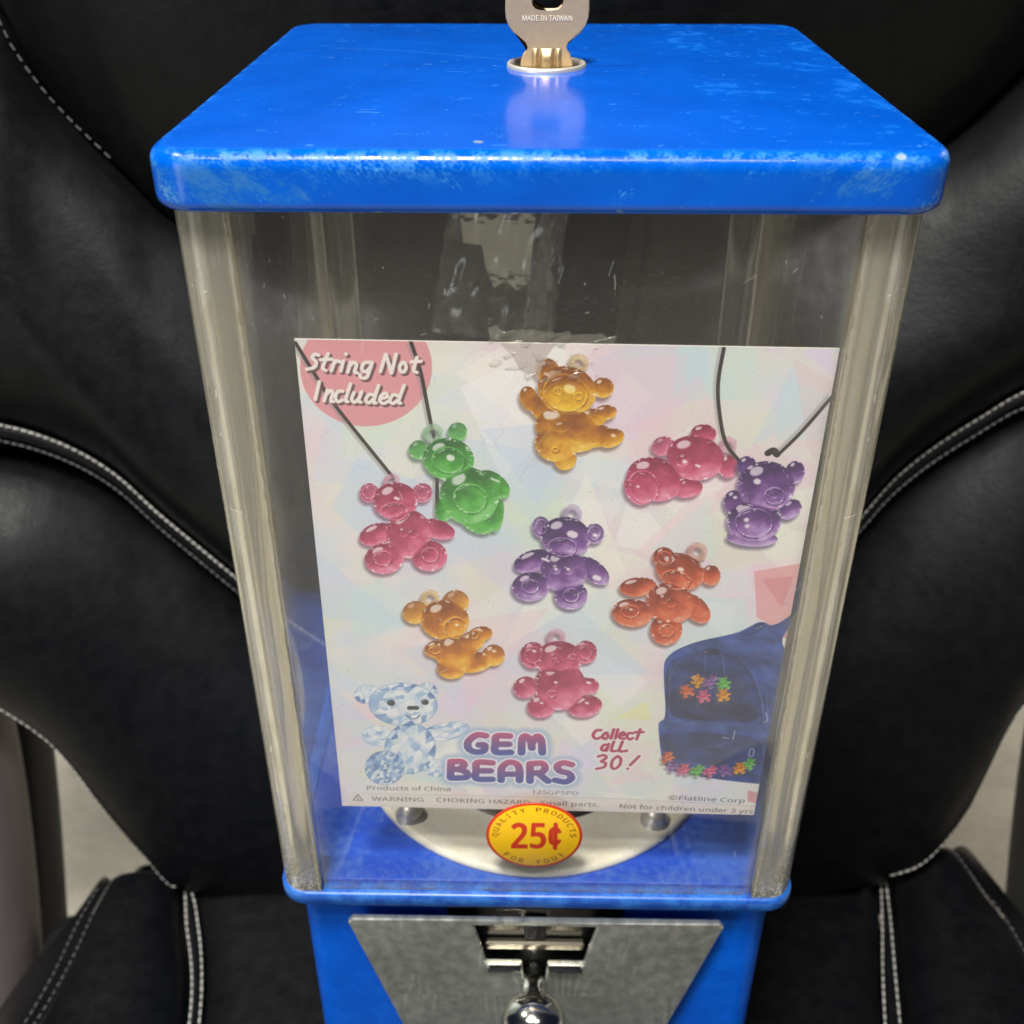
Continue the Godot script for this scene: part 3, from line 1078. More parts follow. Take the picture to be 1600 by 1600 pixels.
func streaks() -> StandardMaterial3D:
	var w := 160
	var h := 1600
	var c := Canvas.new(w, h, 6.0, Color(0.8, 0.77, 0.68, 0.0))
	var lines := noise(0.06, 3, 301)
	var big := noise(0.012, 3, 303)
	var fin := noise(0.3, 2, 305)
	for y in h:
		for x in w:
			var l := lines.get_noise_2d(x * 1.2, y * 0.004)
			var a := clampf(0.05 + l * 0.06 + lines.get_noise_2d(x * 0.24 + 300, y * 0.0022) * 0.42 + big.get_noise_2d(x * 0.4, y * 0.1) * 0.08, 0.0, 0.55)  # broad pale bands stand in for reflections in the clear plastic
			var f := fin.get_noise_2d(x, y * 0.4)
			if f > 0.46:
				a += (f - 0.46) * 0.8
			var col := Color(0.93, 0.92, 0.87)
			var d := big.get_noise_2d(x * 2.0 + 500, y * 0.5)
			if d > 0.12:
				col = col.lerp(Color(0.62, 0.57, 0.45), clampf((d - 0.12) * 3.0, 0, 0.4))
			var edge := exp(-(w - 1 - x) / 5.0) * clampf(0.5 + big.get_noise_2d(x, y * 3) * 2.0, 0, 1)
			col = col.lerp(Color(0.4, 0.34, 0.22), edge)
			a += edge * 0.5
			if y > h - 160:
				a += (y - h + 160) / 160.0 * clampf(fin.get_noise_2d(x * 0.3, y * 0.3) * 0.9 + 0.1, 0, 0.4)
			c.buf[y * w + x] = Color(col.r, col.g, col.b, clampf(a, 0.0, 0.85))
	for i in 60:
		var p := Vector2(rng.randf_range(0, w / 6.0), rng.randf_range(0, h / 6.0))
		var d := Vector2(rng.randf_range(-0.6, 0.6), rng.randf_range(-2.5, 2.5)) if rng.randf() < 0.8 else Vector2(rng.randf_range(-5, 5), rng.randf_range(-1.5, 1.5))
		c.add_stroke([p, p + d * 0.5 + Vector2(rng.randf_range(-0.2, 0.2), 0), p + d], 0.6)
		c.paint_dst(rng.randf_range(0.04, 0.14), Color(0.97, 0.96, 0.92, 0.9), null, Vector2.ZERO, 0.25, rng.randf_range(0.3, 0.9))
		c.end_dst()
	for i in 14:
		c.add_stroke([Vector2(rng.randf_range(2, w / 6.0 - 2), rng.randf_range(20, h / 6.0))], 0.8)
		c.paint_dst(rng.randf_range(0.1, 0.35), Color(0.2, 0.16, 0.1, 0.8), null, Vector2.ZERO, 0.25, 0.9)
		c.end_dst()
	var m := mat(Color.WHITE, 0.45)
	m.transparency = BaseMaterial3D.TRANSPARENCY_ALPHA
	m.albedo_texture = c.texture()
	return m

# a clear pane, with a film of dust and scratches on its outer face
func pane_part(called: String, a: Vector3, b: Vector3, top: float, inward: Vector3, dirt: Material):
	var t := 0.0024
	var lo := a.min(b).min(a + inward * t).min(b + inward * t)
	var hi := a.max(b).max(a + inward * t).max(b + inward * t)
	hi.y = top
	var mesh := box(lo, hi, 0.0004)
	var st := SurfaceTool.new()
	st.begin(Mesh.PRIMITIVE_TRIANGLES)
	st.set_smooth_group(-1)
	var o := -inward * 0.0002
	var ta := Vector3(a.x, top - 0.0005, a.z)
	var tb := Vector3(b.x, top - 0.0005, b.z)
	var e := (b - a).normalized() * 0.0005 + Vector3(0, 0.0005, 0)
	var e2 := (a - b).normalized() * 0.0005 + Vector3(0, 0.0005, 0)
	quad(st, a + o + e, b + o + e2, tb + o, ta + o, Vector2(0, 1), Vector2(1, 1), Vector2(1, 0), Vector2(0, 0))
	st.generate_normals()
	st.commit(mesh)
	part(called, mesh, [M.pane, dirt], machine)

func build_lid():
	# profile from the lip under the skirt up and over to the middle: inset and height
	var prof := [[0.0045, -0.0150], [0.0026, -0.0150], [0.0012, -0.0146], [0.0003, -0.0137], [0.0, -0.0124], [0.0, -0.0118], [0.0, -0.0050]]
	for i in 9:
		var a := PI / 2 * i / 8
		prof.append([0.0042 - 0.0042 * cos(a), -0.0042 + 0.0042 * sin(a)])
	prof.append([0.0055, 0.0]); prof.append([0.02, 0.0006]); prof.append([0.05, 0.0012]); prof.append([0.085, 0.0014])
	var loops := []
	var uvs := []
	var span := 0.24
	var travelled := 0.0
	# how far each loop lies from the rim of the top, unfolded
	var dist := []
	var acc := 0.0
	for i in range(prof.size() - 1, -1, -1):
		if i < prof.size() - 1:
			acc += Vector2(prof[i][0] - prof[i + 1][0], prof[i][1] - prof[i + 1][1]).length()
		dist.push_front(acc)
	for i in prof.size():
		var q: Array = prof[i]
		var half: float = LID_HALF - q[0]
		loops.append(round_rect(0, -LID_HALF, LID_SIDE - q[0], half, maxf(0.0125 - q[0], 0.004), q[1], 10))
		var reach: float = 0.015 + dist[i]
		var uv := PackedVector2Array()
		for v in round_rect(0, 0, reach, reach, maxf(0.0115 - q[0], 0.004), 0, 10):
			uv.append(Vector2(v.x / span + 0.5, v.z / span + 0.5))
		uvs.append(uv)
	var lid := part("lid", loft(loops, true, true, uvs), M.lid, machine)
	# lock: a ring round a flat face
	var cz := -0.1012
	var ring := []
	for q in [[0.0124, 0.0010], [0.0124, 0.0021], [0.0121, 0.0026], [0.0115, 0.0027], [0.0110, 0.0022], [0.0109, 0.0014]]:
		ring.append(ring_loop(0.0004, cz, q[0], q[1], 56))
	part("lock_collar", loft(ring, false, false), M.satin, lid)
	part("lock_face", loft([ring_loop(0.0004, cz, 0.0110, 0.0010, 48), ring_loop(0.0004, cz, 0.0110, 0.0017, 48)], true, true, null, true), M.nickel, lid)

func build_coin_plate():
	var top := -0.2872
	var bottom := -0.384
	var w0 := 0.0713
	var w1 := 0.0713 - 0.255 * (top - bottom)
	var z0 := -0.0080
	var z1 := -0.0058
	var st := SurfaceTool.new()
	st.begin(Mesh.PRIMITIVE_TRIANGLES)
	for s in [1.0, -1.0]:
		# one half round the window and the slot; both halves meet on x = 0
		var pts := PackedVector2Array()
		var out := [[0.0, top], [0.0, -0.2903], [0.0236, -0.2903], [0.0190, -0.3133], [0.0052, -0.3133], [0.0036, -0.3300], [0.0036, -0.3400], [0.0, -0.3400], [0.0, bottom], [w1 - 0.002, bottom], [w1, bottom + 0.002], [w0 + 0.0003, top - 0.0025], [w0 - 0.0015, top]]
		for q in out:
			pts.append(Vector2(q[0] * s, q[1]))
		if s < 0:
			pts.reverse()
		extrude(pts, z0, z1, 0.0006, st, 6.0)
	st.generate_normals()
	var plate := part("coin_plate", commit(st), M.plate, machine)
	# the mechanism seen through the window
	part("mechanism_wall", box(Vector3(-0.034, -0.345, -0.0133), Vector3(0.034, -0.2885, -0.0128), 0.0002), M.dark_metal, plate)
	part("coin_carrier", box(Vector3(-0.0195, -0.3100, -0.0128), Vector3(0.0195, -0.3055, -0.0098), 0.0008), M.nickel, plate)
	for s in [-1.0, 1.0]:
		part("carrier_jaw", box(Vector3(minf(s * 0.006, s * 0.0185), -0.2995, -0.0128), Vector3(maxf(s * 0.006, s * 0.0185), -0.2945, -0.0108), 0.0008), M.nickel, plate)
	part("carrier_stem", box(Vector3(-0.0042, -0.3050, -0.0128), Vector3(0.0042, -0.2918, -0.0106), 0.0008), M.dark_metal, plate)
	for s in [-1.0, 1.0]:
		var a: float = s * 0.0054
		var b: float = s * 0.0186
		part("coin_lip", box(Vector3(minf(a, b), -0.3152, -0.0060), Vector3(maxf(a, b), -0.3126, -0.0030), 0.0008), M.chrome, plate)
	# the turning knob
	var kn := []
	var ky := -0.3245
	var prof := [[0.0046, -0.0120], [0.0046, -0.0040], [0.0046, -0.0030], [0.0048, -0.0010], [0.0052, 0.0006]]
	for i in 13:
		var t := lerpf(-1.05, 1.52, i / 12.0)
		prof.append([0.0126 * cos(t), 0.0122 + 0.0118 * sin(t)])
	for q in prof:
		var l := PackedVector3Array()
		for i in 48:
			var a := TAU * i / 48
			l.append(Vector3(-0.0004 + q[0] * cos(a), ky + q[0] * sin(a), q[1]))
		kn.append(l)
	part("turn_knob", loft(kn, true, true), M.chrome, plate)
	# flap of the outlet, lower down
	part("outlet_flap", box(Vector3(-0.026, -0.448, -0.0135), Vector3(0.026, -0.400, -0.0085), 0.002), M.chrome, machine)

func build_sticker():
	var n := 448
	var k := n / 36.0
	var c: Canvas = Canvas.new(n, n, k, srgb(196, 52, 22))
	var disc := func(r: float) -> Array:
		var p := []
		for i in 96:
			p.append(Vector2(18, 18) + Vector2.from_angle(TAU * i / 96) * r)
		return p
	c.poly(disc.call(16.3), srgb(242, 190, 14))
	var red := srgb(196, 46, 20)
	c.text("25", Vector2(9.6, 24.9), Vector2(22.3, 24.9), 14.0, red, true)
	c.add_stroke([Vector2(27.0, 15.6), Vector2(25.8, 13.7), Vector2(24.2, 14.6), Vector2(23.9, 18.0), Vector2(24.2, 21.4), Vector2(25.8, 22.3), Vector2(27.0, 20.4)], 2.0)
	c.add_stroke([Vector2(25.6, 11.4), Vector2(25.6, 24.6)], 2.0, false)
	c.paint_dst(0.8, red)
	c.end_dst()
	var ink := srgb(150, 96, 10)
	var words := [["QUALITY PRODUCTS", -178.0, -2.0, 12.9, false], ["FOR YOU!", 134.0, 46.0, 15.4, true]]
	for wd in words:
		var t: String = wd[0]
		for i in t.length():
			if t[i] == " ":
				continue
			var a: float = deg_to_rad(lerpf(wd[1], wd[2], float(i) / (t.length() - 1)))
			var p: Vector2 = Vector2(18, 18) + Vector2.from_angle(a) * wd[3]
			var d := Vector2.from_angle(a + PI / 2) if not wd[4] else Vector2.from_angle(a - PI / 2)
			var half := 0.45 if t[i] in "I!" else 1.0
			c.text(t[i], p - d * half, p + d * half, 2.3, ink, true)
	var m := mat(Color.WHITE, 0.35)
	m.albedo_texture = c.texture()
	var loops := []
	var uvs := []
	var z := GLOBE_FRONT - 0.0010
	for q in [[1.0, 0.0], [1.0, 0.0002], [0.99, 0.0003]]:
		var l := PackedVector3Array()
		var uv := PackedVector2Array()
		for i in 72:
			var a := TAU * i / 72
			l.append(Vector3(-0.0009 + 0.0172 * q[0] * cos(a), -0.2401 + 0.0166 * q[0] * sin(a), z + q[1]))
			uv.append(Vector2(0.5 + 0.482 * q[0] * cos(a), 0.5 - 0.482 * q[0] * sin(a)))
		loops.append(l); uvs.append(uv)
	part("price_sticker", loft(loops, true, true, uvs), m, machine, "round yellow sticker with a red price")

# a strip of crumpled tape: rows of points pushed in and out
func strip(a: Vector3, b: Vector3, c: Vector3, d: Vector3, depth: float, s: int, cols := 24, rows := 24) -> ArrayMesh:
	var f := noise(1.0, 2, s)
	var n := (b - a).cross(d - a).normalized()
	var p := []
	for j in rows + 1:
		var row := []
		for i in cols + 1:
			var u := float(i) / cols
			var v := float(j) / rows
			var q := a.lerp(b, u).lerp(d.lerp(c, u), v)
			var h := absf(f.get_noise_2d(u * 3.0, v * 3.0)) * 2.0
			var edge := 0.0012 * f.get_noise_2d(u * 9.0 + 40, v * 9.0)
			q += n * h * depth + (b - a).normalized() * edge + (d - a).normalized() * edge
			row.append(q)
		p.append(row)
	return grid(p)

func build_tape():
	var tape := mat(Color(0.84, 0.82, 0.74, 0.14), 0.12)
	tape.transparency = BaseMaterial3D.TRANSPARENCY_ALPHA
	var zf := GLOBE_FRONT - 0.0048
	part("tape_strip", strip(Vector3(-0.0155, -0.0640, zf), Vector3(0.0150, -0.0640, zf), Vector3(0.0190, -0.0500, zf), Vector3(-0.0150, -0.0480, zf), 0.0008, 91), tape, machine)
	var zb := GLOBE_BACK + 0.0046
	part("tape_strip", strip(Vector3(-0.0480, -0.1250, zb), Vector3(0.0020, -0.1300, zb), Vector3(0.0080, -0.0550, zb), Vector3(-0.0360, -0.0550, zb), 0.0022, 93), tape, machine)
	part("tape_strip", strip(Vector3(-0.0080, -0.1240, zb + 0.001), Vector3(0.0060, -0.1270, zb + 0.001), Vector3(0.0120, -0.0560, zb + 0.001), Vector3(0.0020, -0.0560, zb + 0.001), 0.0030, 95), tape, machine)
	# an old paper label inside the back pane, its print smudged
	var n := 256
	var c := Canvas.new(n, n, n / 42.0, srgb(214, 206, 178))
	var f := noise(0.03, 4, 97)
	for y in n:
		for x in n:
			var v := f.get_noise_2d(x * 0.7, y * 1.8)
			if v > 0.08 and y > 40 and y < 170:
				c.buf[y * n + x] = c.buf[y * n + x].lerp(srgb(52, 54, 56), clampf(v * 5.0, 0, 0.85))
	var paper := mat(Color.WHITE, 0.8)
	paper.albedo_texture = c.texture()
	var poly := [[-0.0350, -0.0560], [0.0000, -0.0560], [-0.0030, -0.0800], [-0.0045, -0.1020], [-0.0100, -0.1060], [-0.0150, -0.1015], [-0.0200, -0.1050], [-0.0235, -0.0960], [-0.0250, -0.0860], [-0.0330, -0.0850]]
	var pts := PackedVector2Array()
	for q in poly:
		pts.append(Vector2(q[0], q[1]))
	pts.reverse()
	var st := SurfaceTool.new()
	st.begin(Mesh.PRIMITIVE_TRIANGLES)
	extrude(pts, zb - 0.0006, zb - 0.0004, 0.00005, st, 24.0)
	st.generate_normals()
	part("paper_label", commit(st), paper, machine, "torn smudged paper label inside the back panel")

# ------------------------------------------------------------------ key
func build_key():
	var key := thing("flat_key", Vector3(0.0004, 0.002, -0.1012), "flat metal key standing upright in the round lock on the blue lid", "key")
	var st := SurfaceTool.new()
	st.begin(Mesh.PRIMITIVE_TRIANGLES)
	var half := [[0.0082, 0.0005], [0.0080, 0.0030], [0.0073, 0.0050], [0.0064, 0.0062], [0.0062, 0.0072], [0.0068, 0.0083], [0.0086, 0.0098], [0.0104, 0.0112], [0.0118, 0.0130], [0.0126, 0.0152], [0.0128, 0.0176], [0.0127, 0.0210], [0.0122, 0.0238], [0.0108, 0.0262], [0.0086, 0.0278], [0.0050, 0.0287], [0.0, 0.0290], [0.0, 0.0250], [0.0028, 0.0249], [0.0040, 0.0242], [0.0046, 0.0230], [0.0046, 0.0202], [0.0042, 0.0190], [0.0034, 0.0182], [0.0022, 0.0179], [0.0, 0.0179], [0.0, 0.0005]]
	for s in [1.0, -1.0]:
		var pts := PackedVector2Array()
		for q in half:
			pts.append(Vector2(q[0] * s, q[1]))
		if s < 0:
			pts.reverse()
		extrude(pts, -0.1022, -0.1002, 0.0003, st, 30.0)
	st.generate_normals()
	var m := mat(Color(0.78, 0.68, 0.53), 0.5, 0.45)
	m.roughness_texture = mottle(256, Color(0.8, 0.8, 0.8), Color(1, 1, 1), 0.05, 99)
	var bow := part("bow", commit(st), m, key)
	bow.position = Vector3(0, -0.0, 0) + Vector3(0.0004, 0, 0) - key.position
	# barrel with two grooves
	var sb := SurfaceTool.new()
	sb.begin(Mesh.PRIMITIVE_TRIANGLES)
	sb.set_smooth_group(0)
	var rows := []
	for e in [[0.0010, 1.0], [0.0030, 1.0], [0.0044, 0.9], [0.0058, 0.55], [0.0068, 0.12]]:
		var row := []
		for i in 33:
			var x := lerpf(-0.0046, 0.0046, i / 32.0)
			var z: float = -0.1003 + e[1] * 0.0024 * sqrt(maxf(0.0, 1 - pow(x / 0.0047, 2)))
			var g := exp(-pow((absf(x) - 0.0024) / 0.0006, 2))
			z -= g * 0.0016 * e[1]
			row.append(Vector3(x, e[0], z))
		rows.append(row)
	var barrel := part("barrel", grid(rows), mat(Color(0.74, 0.64, 0.48), 0.36, 0.7), key)
	barrel.position = Vector3(0.0004, 0, 0) - key.position
	var tm := TextMesh.new()
	var f := SystemFont.new()
	f.font_names = PackedStringArray(["Droid Sans"])
	tm.font = f; tm.text = "MADE IN TAIWAN"; tm.font_size = 32; tm.pixel_size = 0.0001; tm.depth = 0.0003
	var box_ := tm.get_aabb()
	var o := part("stamped_lettering", tm, mat(Color(0.98, 0.95, 0.86), 0.4, 0.1), key)
	var sc := 0.0152 / box_.size.x
	o.scale = Vector3(sc, sc * 0.95, 1)
	o.position = Vector3(0.0004, 0.0153, -0.1002) - key.position

# ------------------------------------------------------------------ display card
const CARD_W := 146.0
const CARD_H := 178.3

func pal(name: String) -> Array:
	return {
		"pink": [srgb(128, 22, 62), srgb(200, 76, 116), srgb(240, 160, 186)],
		"green": [srgb(26, 92, 36), srgb(78, 172, 62), srgb(150, 214, 140)],
		"amber": [srgb(120, 54, 4), srgb(208, 138, 14), srgb(248, 212, 90)],
		"orange": [srgb(124, 54, 4), srgb(216, 132, 16), srgb(250, 214, 80)],
		"purple": [srgb(40, 12, 74), srgb(122, 70, 148), srgb(220, 196, 232)],
		"red": [srgb(112, 26, 10), srgb(206, 86, 50), srgb(236, 158, 124)],
	}[name]

# parts: [ellipse centre and half-axes, kind]; kinds: 0 lobe, 1 raised boss, 2 groove ring, 3 pale hanging loop, 4 pale lobe
func bear(c: Canvas, parts: Array, colours: Array, spots := []):
	var lo := Vector2(1e9, 1e9)
	var hi := Vector2(-1e9, -1e9)
	for e in parts:
		var r := Vector2(absf(e[2]) + absf(e[4]), absf(e[3]) + absf(e[5]))
		lo = lo.min(Vector2(e[0], e[1]) - r); hi = hi.max(Vector2(e[0], e[1]) + r)
	var k := c.k
	var x0 := maxi(2, int((lo.x - 2.5) * k)); var x1 := mini(c.w - 3, int((hi.x + 2.0) * k))
	var y0 := maxi(2, int((lo.y - 1.0) * k)); var y1 := mini(c.h - 3, int((hi.y + 3.0) * k))
	var w := x1 - x0 + 1
	var h := y1 - y0 + 1
	var hh := PackedFloat32Array(); hh.resize(w * h); hh.fill(0.0)
	var pale := PackedFloat32Array(); pale.resize(w * h); pale.fill(0.0)
	for pass_ in 2:
		for e in parts:
			var kind: int = e[6]
			if (kind in [1, 2]) != (pass_ == 1):
				continue
			var det: float = e[2] * e[5] - e[3] * e[4]
			var rx := absf(e[2]) + absf(e[4]); var ry := absf(e[3]) + absf(e[5])
			var size := minf(Vector2(e[2], e[3]).length(), Vector2(e[4], e[5]).length())
			var m := 1.25 if kind == 2 else 1.0
			var ax0 := maxi(0, int((e[0] - rx * m) * k) - x0 - 1); var ax1 := mini(w - 1, int((e[0] + rx * m) * k) - x0 + 1)
			var ay0 := maxi(0, int((e[1] - ry * m) * k) - y0 - 1); var ay1 := mini(h - 1, int((e[1] + ry * m) * k) - y0 + 1)
			for y in range(ay0, ay1 + 1):
				var py: float = (y + y0 + 0.5) / k - e[1]
				for x in range(ax0, ax1 + 1):
					var px: float = (x + x0 + 0.5) / k - e[0]
					var u: float = (px * e[5] - py * e[4]) / det
					var v: float = (py * e[2] - px * e[3]) / det
					var q := u * u + v * v
					var i := y * w + x
					if kind == 2:
						if hh[i] > 0.0:
							var d := (sqrt(q) - 0.85) * size
							hh[i] = maxf(0.02, hh[i] - 0.75 * exp(-d * d / 0.07))
						continue
					if q >= 1.0:
						continue
					if kind == 3:
						if q > 0.16:
							if hh[i] <= 0.0:
								hh[i] = 0.9 * sqrt(maxf(0.0, 1.0 - pow((sqrt(q) - 0.7) / 0.3, 2))) + 0.02
								pale[i] = 1.0
						continue
					var z := size * 0.8 * sqrt(1.0 - q)
					if kind == 1:
						if hh[i] > 0.0:
							hh[i] += minf(size * 0.4, 1.2) * sqrt(1.0 - q)
						continue
					if hh[i] > 0.0 and pale[i] < 0.5:
						var dz := absf(hh[i] - z)
						hh[i] = maxf(hh[i], z) + 0.16 * pow(maxf(0.0, 1.5 - dz), 2)
						if kind == 0:
							pale[i] = 0.0
					else:
						hh[i] = z
						pale[i] = 0.3 if kind == 4 else 0.0
	var dark: Color = colours[0]
	var mid: Color = colours[1]
	var light: Color = colours[2]
	# its soft shadow on the paper
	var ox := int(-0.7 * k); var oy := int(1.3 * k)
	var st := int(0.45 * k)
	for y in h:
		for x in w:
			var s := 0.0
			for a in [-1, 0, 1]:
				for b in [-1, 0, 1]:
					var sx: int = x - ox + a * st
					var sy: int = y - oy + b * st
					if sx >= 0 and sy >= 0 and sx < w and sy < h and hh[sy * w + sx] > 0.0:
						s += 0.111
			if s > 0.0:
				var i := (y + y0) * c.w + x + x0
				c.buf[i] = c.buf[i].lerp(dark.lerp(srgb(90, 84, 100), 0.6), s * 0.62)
	var span := maxf(1.0, hi.y - lo.y)
	var swirl := noise(0.02, 3, 500 + int(lo.x * 7.0))
	for y in range(1, h - 1):
		for x in range(1, w - 1):
			var z := hh[y * w + x]
			if z <= 0.0:
				continue
			var gx := (hh[y * w + x + 1] - hh[y * w + x - 1]) * k * 0.5
			var gy := (hh[(y + 1) * w + x] - hh[(y - 1) * w + x]) * k * 0.5
			var nz := 1.0 / sqrt(1.0 + gx * gx + gy * gy)
			var nx := -gx * nz
			var ny := -gy * nz
			# clear gel: the light gathers low, on the side away from the lamp
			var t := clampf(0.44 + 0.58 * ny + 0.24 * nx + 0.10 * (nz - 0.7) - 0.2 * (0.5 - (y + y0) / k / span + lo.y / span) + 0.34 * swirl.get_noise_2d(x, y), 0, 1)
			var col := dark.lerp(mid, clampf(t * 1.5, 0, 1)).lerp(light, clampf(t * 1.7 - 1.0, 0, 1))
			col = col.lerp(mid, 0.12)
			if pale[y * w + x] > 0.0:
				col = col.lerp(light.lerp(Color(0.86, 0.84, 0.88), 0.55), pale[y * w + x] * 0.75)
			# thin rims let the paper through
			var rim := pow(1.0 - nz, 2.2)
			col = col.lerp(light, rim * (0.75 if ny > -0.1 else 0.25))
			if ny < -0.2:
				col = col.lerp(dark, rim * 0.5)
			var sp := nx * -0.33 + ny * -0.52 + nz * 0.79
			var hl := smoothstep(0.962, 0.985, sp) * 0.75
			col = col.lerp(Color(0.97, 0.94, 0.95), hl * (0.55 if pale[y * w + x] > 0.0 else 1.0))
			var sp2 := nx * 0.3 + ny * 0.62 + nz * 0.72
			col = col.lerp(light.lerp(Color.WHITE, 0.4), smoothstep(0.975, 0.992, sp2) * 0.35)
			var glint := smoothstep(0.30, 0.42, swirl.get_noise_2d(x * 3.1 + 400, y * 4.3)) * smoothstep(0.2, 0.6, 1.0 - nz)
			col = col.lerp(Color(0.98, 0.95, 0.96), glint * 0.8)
			var a := clampf(z * 4.0, 0, 1) * (0.62 if pale[y * w + x] > 0.5 else 1.0)
			var i := (y + y0) * c.w + x + x0
			c.buf[i] = c.buf[i].lerp(col, a)
	for s in spots:
		c.add_stroke([Vector2(s[0], s[1]), Vector2(s[0] + s[3] * 0.6, s[1] + s[3] * 0.25)], s[2] + 1.0)
		c.paint_dst(s[2], Color(0.98, 0.96, 0.95), null, Vector2.ZERO, 0.5, 0.85)
		c.end_dst()

func strokes(c: Canvas, list: Array, pad: float):
	for s in list:
		c.add_stroke(s, pad)

